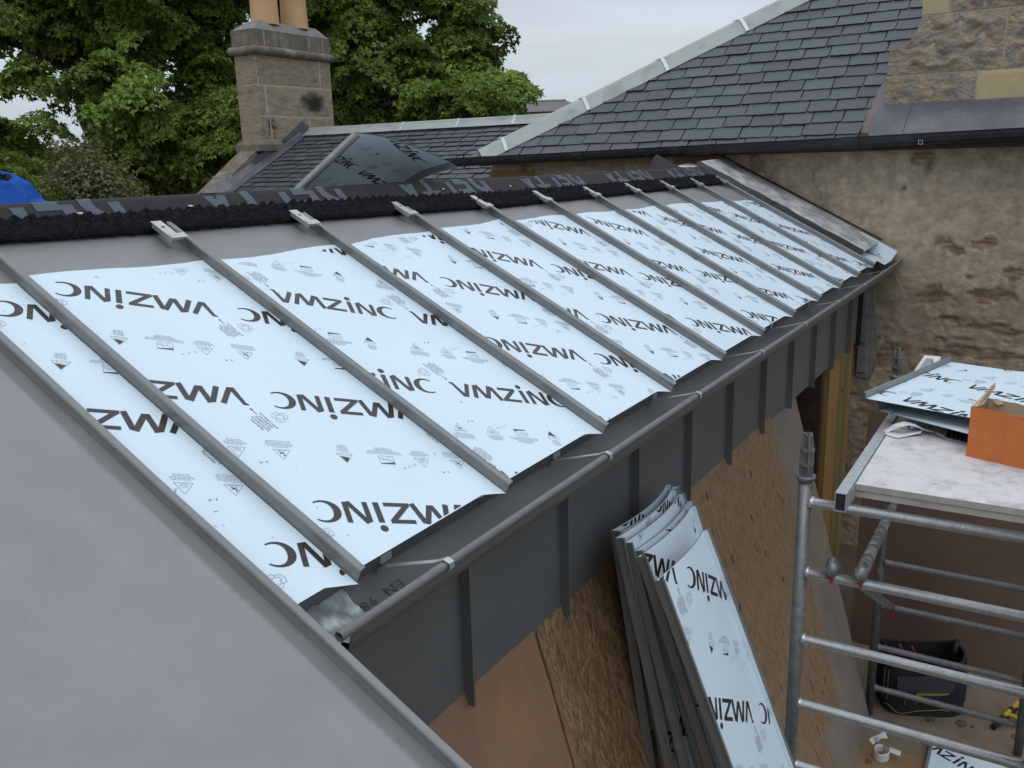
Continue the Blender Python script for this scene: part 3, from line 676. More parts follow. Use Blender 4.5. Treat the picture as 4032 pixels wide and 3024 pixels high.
# ---- slates
BE = R(40); EO = V((5.80, 3.62, .842))
def slates(parent, O, eu, ev, en, nu, nv, w_, g_, keep, cuts=(), seed=1, name='slate_roof', lift=.013, under=None, gap_=.0045):
    rr = random.Random(seed); b = B(); O = V(O); eu = V(eu); ev = V(ev); en = V(en)
    for j in range(nv):
        off = (j % 2)*.5*w_ + rr.uniform(-.06,.06)*w_; u = -w_*1.5+off
        while u < nu*w_:
            ww = w_*rr.uniform(.90,1.10); v = j*g_
            if keep(u+ww/2, v+g_/2):
                g2 = gap_; th = rr.uniform(.0045,.0075); li = lift+rr.uniform(-.003,.003); dv = rr.uniform(-.004,.004); sk = rr.uniform(-.003,.003)
                m = 7; lo = [(u+g2+(ww-2*g2)*k/m, v+dv+sk*k/m+(rr.uniform(-.0035,.0035) if 0 < k < m else rr.uniform(0,.006))) for k in range(m+1)]
                vs = [O+eu*a+ev*c+en*li for a, c in lo]+[O+eu*a+ev*(c+.0005)+en*(li-th) for a, c in lo]
                top = [O+eu*(u+g2+sk)+ev*(v+g_*1.45)+en*(li-lift-.002), O+eu*(u+ww-g2+sk)+ev*(v+g_*1.45)+en*(li-lift-.002)]
                vs += top; T0, T1 = 2*m+2, 2*m+3
                fs = [[*range(m+1), T1, T0]]+[(k+1, k, m+1+k, m+2+k) for k in range(m)]+[(0, T0, m+1), (m, 2*m+1, T1)]
                b.add(vs, fs, tint=min(1, max(0, .5+rr.gauss(0, .22))))
            u += ww
    if under: b.add([O+eu*a+ev*c-en*.006 for a, c in under], [tuple(range(len(under)))], tint=0)
    o = obj(name, b, M['slate'], parent)
    if cuts:
        T = bmesh.new(); T.from_mesh(o.data); off = ORIG[root_of(parent).name]
        for co, no in cuts: bmesh.ops.bisect_plane(T, geom=T.verts[:]+T.edges[:]+T.faces[:], plane_co=V(co)-off, plane_no=no, clear_outer=True)
        T.to_mesh(o.data); T.free()
    return o
eu, ev, en = V((0,-1,0)), V((cos(BE),0,sin(BE))), V((-sin(BE),0,cos(BE)))
def onm(px, py, h=0): return hitp(px, py, en, V((5.85,0,.88))+en*h)
Om = V((5.79, 3.60, .83))
h0, h1 = onm(1890, 612), onm(3122, -2)
hd = (h1-h0).normalized(); hn = hd.cross(en).normalized()
if hn.dot(V((0,1,0))) < 0: hn = -hn
v0_, v1_ = onm(3379, 532), onm(3492, 300)
vd = (v1_-v0_).normalized(); vn = vd.cross(en).normalized()
if vn.dot(V((0,-1,0))) < 0: vn = -vn
PL = lambda p: p
rf_ = slates(sb, V((5.80,3.60,.838))-ev*.05, eu, ev, en, 22, 21, .222, .138, lambda u, v: True, cuts=[(h0+hn*.05, hn)], seed=4)
T = bmesh.new(); T.from_mesh(rf_.data); off = ORIG[sb.name]
bmesh.ops.bisect_plane(T, geom=T.verts[:]+T.edges[:]+T.faces[:], plane_co=v0_-off, plane_no=vn)
bmesh.ops.delete(T, geom=[f for f in T.faces if (f.calc_center_median()+off-v0_).dot(vn) > 0 and f.calc_center_median().z+off.z < v1_.z+.03], context='FACES')
T.to_mesh(rf_.data); T.free()
b = B(); b.add([h0-en*.01, V((5.79,-2.5,.815)), V((8.3,-2.5,2.92)), h1+hd*2.0-en*.01], [(0,1,2,3)]); obj('roof_boarding', b, M['darkwall'], sb)
b = B(); b.add([h0-en*.02, h0+V((4,0,-.02)), h1+hd*2+V((4,0,-.02)), h1+hd*2-en*.02], [(0,1,2,3)]); obj('far_slope', b, M['slate'], sb)
# hip flashing
fl_ = thing  # keep builder names short below
def strip_sheet(a, c, side, up_, w1, w2, lift1, lift2, n=40, m=8, parent=None, mt=None, name='hip_flashing', k=0):
    b = B()
    def f(u, v):
        p = a.lerp(c, u); q = v*2-1
        if q < 0: r_ = p+side*(w1*q)+up_*(lift2+(lift1-lift2)*(1+q))
        else: r_ = p+side*(w2*q)*1.0+V((.6,.35,-.72)).normalized()*(w2*q*.6)+up_*lift1
        return r_+up_*(.0035*noise.noise(V((u*9, v*2, k))))
    b.grid(f, n, m); return obj(name, b, mt, parent, smooth=True)
hs = h0+hd*.01
ribs = [onm(1983, 560), onm(2295, 412), onm(2600, 250), onm(2905, 85)]
hf = strip_sheet(hs, h1+hd*1.9, hn, en, .150, .085, .052, .012, parent=sb, mt=M['hiplead'], n=70, m=10)
Ttot = (h1+hd*1.9-hs).length
for px, py in ((1983,568),(2300,408),(2602,248),(2905,90),(3215,-70)):
    p = onm(px, py); t0 = (p-hs).dot(hd); b = B(); c0 = hs+hd*t0
    def f(u, v):
        q = (u*2-1); ww = hd*(.016*(v-.5)*2)
        base = c0+ww+(hn*(.156*q)+en*(.016+.040*(1+q)) if q < 0 else hn*(.09*q)+V((.6,.35,-.72)).normalized()*(.05*q)+en*.056)
        return base+en*(.004)+hd*(.012*sin(u*pi))
    b.grid(f, 14, 2); obj('hip_strap', b, M['galv'], hf, solid=.003)
# gutter on the stone building, black cast iron half round with brackets
b = B(); gy0, gy1 = 3.83, -2.6
def gz(y): return GZA+GZB*y + .003*noise.noise(V((y, 1, 1)))
qa, qb = atx(2100, 606, 5.675), atx(4032, 502, 5.675); GZB = (qa.z-qb.z)/(qa.y-qb.y); GZA = qa.z-GZB*qa.y+.006
def gx(y): return 5.735
prof2 = [(-.062,0),(-.066,.006),(-.058,.006),(-.056,-.02),(-.048,-.048),(-.028,-.066),(0,-.072),(.028,-.066),(.048,-.048),(.056,-.02),(.056,.004)]
nn = 60
b.sweep([(p[0], p[1]) for p in prof2], [lambda p, y=gy0+(gy1-gy0)*i/nn: V((gx(y)+p[0], y, gz(y)-.012+p[1])) for i in range(nn+1)])
b.add([V((gx(0)+p[0], gy0, gz(gy0)-.012+p[1])) for p in prof2], [tuple(range(len(prof2)))])
g2 = obj('gutter', b, M['cast'], sb, smooth=False)
for yy in (3.42, 2.45, 1.32, .26, -.85, -1.9):
    b = B(); b.sweep([(p[0]*1.07, p[1]*1.07) for p in prof2[1:]], [lambda p, y=yy+d_: V((gx(y)+p[0], y, gz(y)-.012+p[1])) for d_ in (-.045,.045)]); obj('gutter_joint', b, M['cast'], g2, solid=.003)
for yy in (3.62,):
    b = B(); b.tube([(5.69,yy,.72),(5.69,yy,.86)], .008, 8); obj('gutter_bolt', b, M['cast'], g2)
b = B(); b.box((5.82, -2.6, .775), (6.02, 3.55, .835)); obj('eaves_board', b, M['darkwall'], sb)
# wallhead gable stones at the right
sp0 = [(3483,424),(3486,330),(3504,193),(3530,190),(3555,181),(3578,166),(3597,144),(3612,118),(3621,96),(3632,66),(3634,0),(3640,-260),(4500,-260),(4500,352)]
bx = 6.05
P3 = [atx(px, py, bx) for px, py in sp0]
P3[-1] = V((bx, -2.4, P3[0].z+.03)); P3[-2] = V((bx, -2.4, 2.4)); P3[-3] = V((bx, P3[10].y, 2.4))
def inside(y, z):
    c = False; n = len(P3)
    for i in range(n):
        a, d_ = P3[i], P3[i-1]
        if (a.z > z) != (d_.z > z) and y < (d_.y-a.y)*(z-a.z)/(d_.z-a.z)+a.y: c = not c
    return c
gs = B(); stones = []
# courses: (z0, z1, [y joints]) sampled from the stonework
zb = P3[0].z
za = atx(3500, 302, bx).z; zc = atx(3632, 62, bx).z
def edge_y(z):
    ys = []
    n = len(P3)
    for i in range(n):
        a, d_ = P3[i], P3[i-1]
        if (a.z > z) != (d_.z > z): ys.append((d_.y-a.y)*(z-a.z)/(d_.z-a.z)+a.y)
    return max(ys) if ys else None
def stone_block(yl, yr, zlo, zhi, m_, rough, follow=False, name='stone_block'):
    b = B(); n = max(int(abs(yl-yr)/.012), 4); m = max(int((zhi-zlo)/.012), 4); g_ = .006
    def f(u, v):
        z = zlo+g_+(zhi-zlo-2*g_)*v
        yL = (edge_y(z) or yl) if follow else yl-g_
        y = yL+(yr+g_-yL)*u
        ed = min(u, 1-u, v, 1-v); k = min(ed*9, 1)
        dd = rough*(noise.noise(V((y*9, z*12, 3)))*.6+noise.noise(V((y*22, z*30, 5)))*.5+abs(noise.noise(V((y*5, z*7, 9))))*.8)+.004
        return V((bx-.004-dd*k, y, z))
    b.grid(f, n, m); return obj(name, b, m_, sb, smooth=True)
y1a = atx(3780, 390, bx).y; y1b = atx(3840, 380, bx).y
def course_z(yy, zz): return zz
stone_block(P3[0].y, y1b, zb, za, M['stone'], .014, True)
stone_block(y1b, -1.5, zb, za, M['newstone'], .001); stone_block(-1.5, -2.4, zb, za, M['stone'], .014)
stone_block(0, -.62, za, zc, M['stone'], .030, True); stone_block(-.62, -1.6, za, zc, M['stone'], .028); stone_block(-1.6, -2.4, za, zc, M['stone'], .028)
stone_block(0, atx(3740, 30, bx).y, zc, 2.4, M['newstone'], .001, True); stone_block(atx(3740, 30, bx).y, -1.3, zc, 2.1, M['stone'], .026); stone_block(-1.3, -2.4, zc, 2.1, M['stone'], .026)
b = B(); n_ = len(P3); b.add([p+V((.0,-.004 if i < 11 else 0,0)) for i, p in enumerate(P3)]+[p+V((.35,0,0)) for p in P3], [tuple(range(n_))]+[(i, (i+1)%n_, (i+1)%n_+n_, i+n_) for i in range(n_)])
obj('gable_backing', b, M['mortar'], sb)
# lead apron below the stones and lead valley
b = B(); ya = P3[0].y+.01
def apr(u, v):
    y = ya+.02+(-2.4-ya)*u; p0 = V((6.045, y, zb+.012)); p1 = V((5.79, y+.03*(1-u), .835))
    q = p0.lerp(p1, v); return q+en*(.012+.020*sin(pi*v)+.006*noise.noise(V((y*4, v*2, 2)))*(1 if v < .95 else 0))
b.grid(apr, 60, 8); obj('lead_apron', b, M['lead'], sb, smooth=True)
b = B(); p = apr(.088, 0)
b.tube([apr(.088, v/8)+en*.003 for v in range(9)], .004, 6); obj('lead_seam', b, M['lead'], sb)
b = B(); b.add([v0_+V((0,.10,-.02))-en*.012, v0_+V((0,-.28,.0))-en*.004, V((6.05,ya-.01,zb+.02)), V((6.4,ya,zb+.30)), v1_+vd*.4-en*.012], [(0,1,2,3,4)]); obj('lead_valley', b, mat('brown_lead', (.13,.105,.10), .5, .1, .15, 6), sb)
# small square fixing on the gutter
b = B(); p = atx(3625, 560, 5.66)
for s in (-1, 1): b.box((5.655, p.y+s*.012-.0015, p.z-.014), (5.66, p.y+s*.012+.0015, p.z+.014)); b.box((5.6552, p.y-.0105, p.z+s*.013-.0015), (5.6598, p.y+.0105, p.z+s*.013+.0015))
obj('gutter_clip', b, M['galv'], sb)
# ================================================================== REAR WING WITH CHIMNEY
rw = thing('slate_roofed_wing', 'lower slate roofed wing behind the ridge with a clipped lead ridge and a stone chimney', 'building', (8.6, 6.0, -2.36))
PR = math.atan(.50); zr = 1.262; xr = 8.58
eu2, ev2, en2 = V((0,-1,0)), V((cos(PR),0,sin(PR))), V((-sin(PR),0,cos(PR)))
LS = 2.55; O2 = V((xr,8.42,zr))-ev2*LS
slates(rw, O2, eu2, ev2, en2, 24, 21, .236, .119, lambda u, v: True, cuts=[(V((0,8.20,0)), (0,1,0)), (O2+ev2*(LS-.02), tuple(ev2))], seed=9, gap_=.008, lift=.016, under=[(-.4,0),(5.6,0),(5.6,LS),(-.4,LS)])
b = B(); b.add([V((xr,8.7,zr)), V((xr,2.6,zr)), V((xr+2.3,2.6,zr-1.15)), V((xr+2.3,8.7,zr-1.15))], [(0,1,2,3)]); obj('far_slope', b, M['slate'], rw)
b = B(); b.box((6.5, 2.7, -2.36), (6.7, 8.6, .2)); b.add([V((6.3,8.6,-2.36)),V((10.8,8.6,-2.36)),V((10.8,8.6,.1)),V((xr,8.6,zr-.05)),V((6.3,8.6,.1))], [(0,1,2,3,4)]); obj('wall', b, M['ashlar'], rw)
# ridge: wood-cored lead roll with wings and straps
b = B()
rprof = [(-.155,-.070),(-.150,-.062),(-.03,.006),(-.026,.022),(-.016,.036),(0,.042),(.016,.036),(.026,.022),(.03,.006),(.15,-.062)]
b.sweep(rprof, [lambda p, y=y: V((xr+p[0], y, zr+.028+p[1]+.003*noise.noise(V((y*2,p[0]*9,1))))) for y in [2.9+5.36*i/80 for i in range(81)]])
rl = obj('ridge_flashing', b, M['hiplead'], rw, smooth=True)
for px in (1592, 1810, 2030, 1290, 2230):
    y = atx(px, 500, xr).y; b = B()
    b.sweep([(p[0]*1.02, p[1]*1.02+.004) for p in rprof], [lambda p, yy=y+d_: V((xr+p[0], yy+(p[0]+.02)*.35*(1 if p[0] < 0 else 0), zr+.028+p[1])) for d_ in (-.022,.022)]); obj('ridge_strap', b, M['galv'], rl, solid=.003)
# stepped lead at the verge, skew stones
b = B()
def vl(u, v):
    q = O2+ev2*(LS*(.02+.96*v)); p = V((q.x, 8.22+.26*u, q.z)); h = .012+.02*u+(.09*(u-.55)/.45 if u > .55 else 0)
    return p+en2*(h+.006*noise.noise(V((u*4, v*9, 3))))
b.grid(vl, 10, 60); obj('verge_lead', b, M['lead'], rw, smooth=True)
for (xa, xb_) in ((6.0,7.20),(7.215,7.74)):
    b = B(); T = None
    za_, zb_ = .98-(7.70-xa)*.68+.045, .98-(7.70-xb_)*.68+.045
    n = 24; mm = 6
    def sk(u, v, top=0):
        x = xa+(xb_-xa)*u; z = za_+(zb_-za_)*u; return V((x, 8.44+.33*v, z+.008*noise.noise(V((x*7, v*3, 2)))))
    b.grid(sk, n, mm); b.grid(lambda u, v: sk(u, 0)-V((0, 0, .14*v)), n, 2); b.grid(lambda u, v: sk(0, v)-V((0,0,.14*u)), 2, mm); b.grid(lambda u, v: sk(1, v)-V((0,0,.14*u)), 2, mm)
    obj('skew_stone', b, M['moss'], rw)
b = B(); b.box((7.20,8.43,.60),(7.216,8.78,.70)); obj('joint', b, M['mortar'], rw)
# chimney
cx0, cx1, cy0, cy1 = 7.80, 9.255, 8.40, 8.80
ch = B(); ch.box((cx0+.003, cy0+.003, -.5), (cx1-.003, cy1-.003, 2.44)); stack = obj('chimney', ch, M['mortar'], rw)
def zpx(py, px=1150): return aty(px, py, cy0).z
zz = [zpx(572, 1035)-.02, zpx(455, 1035), zpx(333, 1030), zpx(214, 1025)]
courses = [(zz[0]-.9, zz[0]+.09, [7.72, 8.10]), (zz[0]+.09, zz[1], [cx0, 7.98, 8.74, 9.12, cx1]), (zz[1], zz[2], [cx0, 7.93, cx1]), (zz[2], zz[3]+.02, [cx0, 9.03, cx1])]
courses[0] = (zz[0]-.9, zz[0]+.09, [cx0, 8.2, cx1])
for ci, (a, c, xs_) in enumerate(courses):
    for i in range(len(xs_)-1):
        if xs_[i+1]-xs_[i] < .05: continue
        b = B(); gg = .008; xa, xb_ = xs_[i]+(gg if i else 0), xs_[i+1]-gg
        if i == 0: xa = cx0
        def ff(u, v): 
            x = xa+(xb_-xa)*u; z = a+gg+(c-a-2*gg)*v; ed = min(min(u,1-u)*(xb_-xa), min(v,1-v)*(c-a))
            return V((x, cy0+.004*max(0, 1-ed/.012)+.004*noise.noise(V((x*5, z*9, 4)))+.0025*noise.noise(V((x*6, z*70, 4))), z))
        b.grid(ff, 24, 24, tint=rnd.uniform(.2,.8))
        if i == 0:
            def f2(u, v):
                y = cy1+(cy0-cy1)*u; z = a+gg+(c-a-2*gg)*v; return V((cx0+.004*noise.noise(V((y*5, z*9, 4)))+.0025*noise.noise(V((y*6, z*70, 4))), y, z))
            b.grid(f2, 12, 24, tint=.4)
        if i == len(xs_)-2: b.quad((cx1, cy0, a), (cx1, cy1, a), (cx1, cy1, c), (cx1, cy0, c))
        sc0 = aty(1232, 405, cy0)
        pa = [min(1, max(0, 1.35-(((p[0]-sc0.x)/.24)**2+((p[2]-sc0.z)/.15)**2)*1.1+.8*noise.noise(V((p[0]*9, 1, p[2]*14))))) if ci == 2 else min(1, max(0, .9-(((p[0]-8.0)/.10)**2+((p[2]-zz[0]-.25)/.16)**2)+.9*noise.noise(V((p[0]*9, 4, p[2]*34)))))*(ci == 1) for p in b.v]
        obj('ashlar_block', b, M['ashlar'], stack, smooth=True, attr={'patch': pa})
b = B(); b.box((7.70, 8.36, zz[0]-.06), (8.16, 8.84, zz[0]+.03)); b.add([V((7.70,8.36,zz[0]+.03)),V((8.16,8.36,zz[0]+.03)),V((8.16,8.84,zz[0]+.03)),V((7.70,8.84,zz[0]+.03)),V((7.80,8.40,zz[0]+.09)),V((8.12,8.40,zz[0]+.09)),V((8.12,8.8,zz[0]+.09)),V((7.80,8.8,zz[0]+.09))], [(0,1,5,4),(1,2,6,5),(3,0,4,7)]); obj('skew_putt', b, M['moss'], stack, bevel=.006)
zt0, zt1 = 2.275, 2.40
b = B()
pr3 = [(.0,zt0),(.035,zt0+.005),(.062,zt0+.035),(.068,zt0+.065),(.058,zt0+.095),(.03,zt0+.118),(.0,zt0+.125)]
def ring(o, z): return [V((cx0-o,cy0-o,z)),V((cx1+o,cy0-o,z)),V((cx1+o,cy1+o,z)),V((cx0-o,cy1+o,z))]
def loft(b, rs, tint=.5):
    n = 10; V0 = []
    for o, z in rs:
        R4 = ring(o, z)
        for k in range(4):
            for i in range(n):
                p = R4[k].lerp(R4[(k+1)%4], i/n); V0.append(p+V((.004,.004,.003))*noise.noise(p*7))
    m = 4*n; b.add(V0, [(j*m+i, j*m+(i+1)%m, (j+1)*m+(i+1)%m, (j+1)*m+i) for j in range(len(rs)-1) for i in range(m)], tint)
loft(b, pr3); obj('string_course', b, M['moss'], stack, smooth=True)
b = B(); loft(b, [(-.0,2.40),(.012,2.402),(.014,2.590),(.0,2.60)]); 
cap = obj('chimney_cap', b, M['moss'], stack, smooth=False)
for xx in (7.98, 8.83, 9.12):
    b = B(); b.box((xx-.006, cy0-.0165, 2.405), (xx+.006, cy0-.012, 2.59)); obj('joint', b, M['mortar'], cap)
b = B(); b.add([*ring(.012,2.60), V((8.02,8.47,2.735)), V((9.08,8.47,2.735)), V((9.08,8.73,2.735)), V((8.02,8.73,2.735))], [(0,1,5,4),(1,2,6,5),(2,3,7,6),(3,0,4,7),(4,5,6,7)]); obj('flaunching', b, M['plaster'], stack)
for xx in (8.235, 8.80):
    b = B(); b.tube([(xx,8.6,2.70),(xx,8.6,2.95),(xx,8.6,3.25),(xx,8.6,3.30),(xx,8.6,3.34)], [.192,.186,.178,.205,.205], 32, cap=False); b.tube([(xx,8.6,3.34),(xx,8.6,2.9)], [.17,.15], 24)
    obj('chimney_pot', b, M['pot'], stack, smooth=True)
b = B()
tri = [(1225,500),(1190,478),(1010,600),(985,640),(1170,560)]
tp = [aty(px, py, 8.385) for px, py in ((1226,508),(1210,492),(1190,476),(1165,500),(1120,545),(1070,583),(1010,612),(985,640),(1060,640),(1180,560))]
b.add([tuple(p) for p in tp], [tuple(range(len(tp)))]); obj('step_flashing', b, M['lead'], stack)
# ================================================================== YARD
ZF = -2.28
b = B(); b.box((3.30, -2.3, -2.36), (4.45, .6, ZF)); o = obj('floor_slab', b, M['floor']); tag(o, kind='structure')
b = B(); b.box((1.9, -2.2, -2.36), (3.292, -.40, ZF+.004)); o = obj('floor_sheet', b, M['floorply']); tag(o, 'tan plywood sheet laid flat on the yard floor under the scaffold tower', 'plywood sheet')
def board(name, label, xt0, xt1, xb0, xb1, yb, m_, th=.018, zt=-.50, yt=.165, cat='board', grp=None, flakes=0, knots=0):
    "a sheet leaning on the wall: top edge xt0..xt1 at zt, foot xb0..xb1 on the floor at yb"
    b = B(); a, c, d_, e_ = V((xb0,yb,ZF)), V((xb1,yb,ZF)), V((xt1,yt,zt)), V((xt0,yt,zt)); n = (c-a).cross(e_-a).normalized()*th
    if n.y < 0: n = -n
    rr = random.Random(len(label)); P = []
    def edge(p, q, m):
        out_ = []
        for i in range(m): out_.append(p.lerp(q, i/m)+(q-p).cross(n).normalized()*rr.uniform(-.0025,.0025)*(1 if i else 0))
        return out_
    P = edge(a, c, 3)+edge(c, d_, 14)+edge(d_, e_, 3)+edge(e_, a, 14); k = len(P)
    b.add(P+[p+n for p in P], [tuple(range(k))[::-1], tuple(range(k, 2*k))]+[(i, (i+1)%k, (i+1)%k+k, i+k) for i in range(k)])
    nn_ = -n.normalized()
    if nn_.y > 0: nn_ = -nn_
    def S(u, v): return a.lerp(c, u).lerp(e_.lerp(d_, u), v)
    ux = (c-a).normalized(); uy = (e_-a).normalized()
    for i in range(flakes):
        q = S(rr.uniform(.03,.97), rr.uniform(.03,.99)); an = rr.gauss(0,.45); dv = uy*cos(an)+ux*sin(an); dw = nn_.cross(dv); l_ = rr.uniform(.020,.055); w2 = rr.uniform(.003,.009); h_ = rr.uniform(.0002,.0016)
        b.add([q+nn_*h_-dv*l_-dw*w2*.5, q+nn_*h_-dv*l_*.8+dw*w2, q+nn_*(h_+.0003)+dv*l_*.9+dw*w2*.7, q+nn_*h_+dv*l_-dw*w2], [(0,1,2,3)], tint=rr.betavariate(2.2,2.2))
    for i in range(knots):
        q = S(rr.uniform(.04,.96), rr.uniform(.03,.99)); an = rr.gauss(0,.18); dv = uy*cos(an)+ux*sin(an); dw = nn_.cross(dv); l_ = rr.uniform(.006,.024)*(1.4 if i % 9 == 0 else 1); w2 = l_*rr.uniform(.10,.25) if i % 5 else l_*.5
        b.add([q+nn_*.0006+dv*l_*cos(t_*pi/4)+dw*w2*sin(t_*pi/4)*(1+rr.uniform(-.3,.3)) for t_ in range(8)], [tuple(range(8))], mi=1)
    o = obj(name, b, [m_, M['knotb']]); return tag(o, label, cat, grp)
M['knotb'] = mat('knot_brown', (.095,.052,.026), .8)
board('plywood_sheet', 'reddish brown plywood sheet leaning at the near end below the fascia', -.45, .885, -.45, .78, -.46, M['redply'])
board('strand_board_sheet', 'strand board sheet leaning between the reddish plywood and the stacked trays', .90, 2.13, .80, 1.95, -.44, M['osb'], flakes=5200, knots=30)
board('strand_board_sheet', 'knotty tan board leaning behind the scaffold post, right of the stacked trays', 2.14, 3.40, 2.02, 3.06, -.46, M['ply'], flakes=0, knots=120)
board('board_sheet', 'grey brown board leaning partly behind the knotty tan board', 3.10, 3.995, 2.75, 3.47, -.465, M['greyboard'], yt=.190)
b = B(); b.box((4.30, -2.3, ZF), (4.318, -.19, -.75), Matrix.Translation((4.3,0,ZF)) @ Matrix.Rotation(R(3), 4, 'Y') @ Matrix.Translation((-4.3,0,-ZF))); o = obj('brown_board', b, M['brownboard']); tag(o, 'large dark brown sheet standing behind the tool bag and scaffold tower', 'board')
b = B(); b.box((4.75, .17, ZF), (4.79, .62, -.45)); obj('inner_wall', b, M['darkwall'], ext)  # return wall, its dark colour also painting the shade in the opening
# ---------------------------------------------------------------- loose zinc trays
def loose_tray(name, label, O, eu, ev, en, W, Lh, anchor, flip, bow=0, web=.026, group=None, root=None, cat='zinc tray', film=True, topbow=0, ang=R(-32), webs=None):
    O, eu, ev, en = V(O), V(eu).normalized(), V(ev).normalized(), V(en).normalized()
    t = thing(name, label, cat, O, group); web0 = web
    def P(x, y, h=0):
        q = x/W; return O+eu*x+ev*y+en*(h+bow*4*q*(1-q)*(-1)+topbow*max(0, (y/Lh-.6)/.4)**1.5*4*q*(1-q))
    b = B(); b.grid(lambda u, v: P(W*u, Lh*v, 0), 14, 24); obj('pan', b, M['zinc'], t, smooth=True)
    for side in (0, 1):
        b = B(); x = 0 if side == 0 else W; o_ = -1 if side == 0 else 1; web = (webs or (web0, web0))[side]
        pr = [(0,0),(0,web),(o_*.011,web+.001),(o_*.011,web-.003),(o_*.002,web-.003),(o_*.001,0)]
        b.sweep(pr, [lambda p, y=Lh*i/12: P(x, y, 0)+eu*p[0]+en*p[1] for i in range(13)], closed=True, caps=True)
        obj('standing_seam', b, M['seam'], t)
    if film:
        web = (webs or (web0, web0))[1]
        b = B(); b.grid(lambda u, v: P(.002+(W-.004)*u, .002+(Lh-.004)*v, .0014), 14, 24)
        b.grid(lambda u, v: P(W-.0016, .002+(Lh-.004)*v, .0014+(web-.004)*u), 1, 12)
        f_ = obj('protective_film', b, M['film'], t, smooth=True)
        film_print(.004, W-.004, .004, Lh-.004, anchor, flip, lambda x, y, z: P(x, y, .0022+z), t, ang=ang)
    return t
TR = [((2574,2288),-.155,.405),((2505.5,2194),-.050,.36),((2493,2170),-.024,.325),((2451,2138),.0,.28),((2419,2119),.024,.235),((2433,2098),.046,.195),((2404,2089),.068,.16)]
desc = ['frontmost zinc tray of the leaning stack, its film side fully in view', 'second zinc tray from the front of the leaning stack', 'third zinc tray from the front of the leaning stack', 'middle zinc tray of the leaning stack of seven', 'fifth zinc tray from the front of the leaning stack', 'sixth zinc tray from the front, just before the rearmost one', 'rearmost zinc tray of the leaning stack, touching the fascia']
for i, ((px, py), yt, sl_) in enumerate(TR):
    top = aty(px, py, yt); Ltr = (top.z-ZF)*math.hypot(1, sl_)
    ev_ = V((0, sl_, 1)).normalized(); en_ = V((0,-1, sl_)).normalized(); O = top-ev_*Ltr
    Wt = .420 if i == 0 else .478
    loose_tray('zinc_tray', desc[i], O, (1,0,0), ev_, en_, Wt, Ltr, (.40+i*.13, .93-i*.07), 1, bow=0, webs=(.037,.020), topbow=.022 if i == 0 else .030, group='zinc trays leaning in a stack against the boards')
# ---------------------------------------------------------------- curled tray standing up beyond the ridge
A_, B_ = aty(1128, 778, 1.40), aty(1402, 520, 1.23); D_, C_ = aty(1530, 790, 1.46), aty(1775, 637, 1.14)
t = thing('curled_zinc_tray', 'loose zinc tray curling up over the ridge, its printed side in shade', 'zinc tray', A_)
def cur(u, v, h=0):
    "u across A->D, v from ridge up"
    p = A_.lerp(D_, u).lerp(B_.lerp(C_, u), v)
    n = (D_-A_).cross(B_-A_).normalized()
    if n.dot(CAM-p) < 0: n = -n
    return p + n*(h-.05*sin(pi*u)-.045*sin(pi*v)*u) 
b = B(); b.grid(lambda u, v: cur(u, v, 0), 18, 18); obj('pan', b, M['zinc'], t, smooth=True)
b = B(); b.grid(lambda u, v: cur(u*.995+.002, v*.99, .003), 18, 18); obj('protective_film', b, M['film'], t, smooth=True)
film_print(.01, .50, .01, .82, (.47,.46), 0, lambda x, y, z: cur(x/.52, y/.84, .0040+z), t, ang=R(-38))
b = B(); b.tube([cur(0, i/12, .012)+V((-.006,0,0)) for i in range(13)], .015, 12); obj('seam_cap', b, M['seam'], t, smooth=True)
b = B(); b.grid(lambda u, v: cur(1, v, .003+.035*u)+(C_-B_).normalized()*.004*u, 2, 14); obj('seam_web', b, M['zincd'], t, smooth=True)
# ================================================================== SCAFFOLD TOWER
PX1, PX2, PY1, PY2, RT = 1.692, 3.555, -.438, -1.165, .0222
tw = thing('scaffold_tower', 'narrow aluminium scaffold tower with rungs and braces beside the leaning boards', 'scaffold tower', ((PX1+PX2)/2, (PY1+PY2)/2, ZF))
RZ = [-.354-.2505*i for i in range(8)]
def lean(x, z): return x-.010*(z+.354)*0
for x in (PX1, PX2):
    for y in (PY1, PY2):
        zt = -.270 if x == PX1 else -.338
        b = B(); b.tube([(x,y,ZF+.01),(x,y,-1.2),(x,y,zt)], RT, 20); po = obj('post', b, M['alud'], tw, smooth=True)
        # cast spigot: four ribs on a tapering core, collars, flange
        b = B(); b.tube([(x,y,zt-.006),(x,y,zt+.004),(x,y,zt+.010)], [.030,.033,.030], 20)
        hgt = .152
        for kk in range(4):
            a = kk*pi/2+.5; d_ = V((cos(a), sin(a), 0)); e_ = V((-sin(a), cos(a), 0))*.0028; q = V((x,y,zt))
            w0, w1, w2 = .0225, .0225, .0135
            P = [q+d_*0, q+d_*w0, q+d_*w1+V((0,0,hgt*.66)), q+d_*w2+V((0,0,hgt)), q+V((0,0,hgt))]
            b.add([p-e_ for p in P]+[p+e_ for p in P], [(0,1,2,3,4),(9,8,7,6,5),(1,6,7,2),(2,7,8,3),(3,8,9,4),(0,5,6,1)])
        b.tube([(x,y,zt),(x,y,zt+hgt*.95)], [.011,.008], 12)
        for hz, rr_ in ((.048,.0235),(.098,.0235),(hgt-.004,.0150)): b.tube([(x,y,zt+hz-.004),(x,y,zt+hz+.004)], rr_, 16)
        obj('spigot', b, M['alud'], po, smooth=False)
        b = B(); b.tube([(x-.005,y-.034,zt-.026),(x-.005,y-.022,zt-.026)], .005, 8); obj('rivet', b, M['alud'], po)
b = None
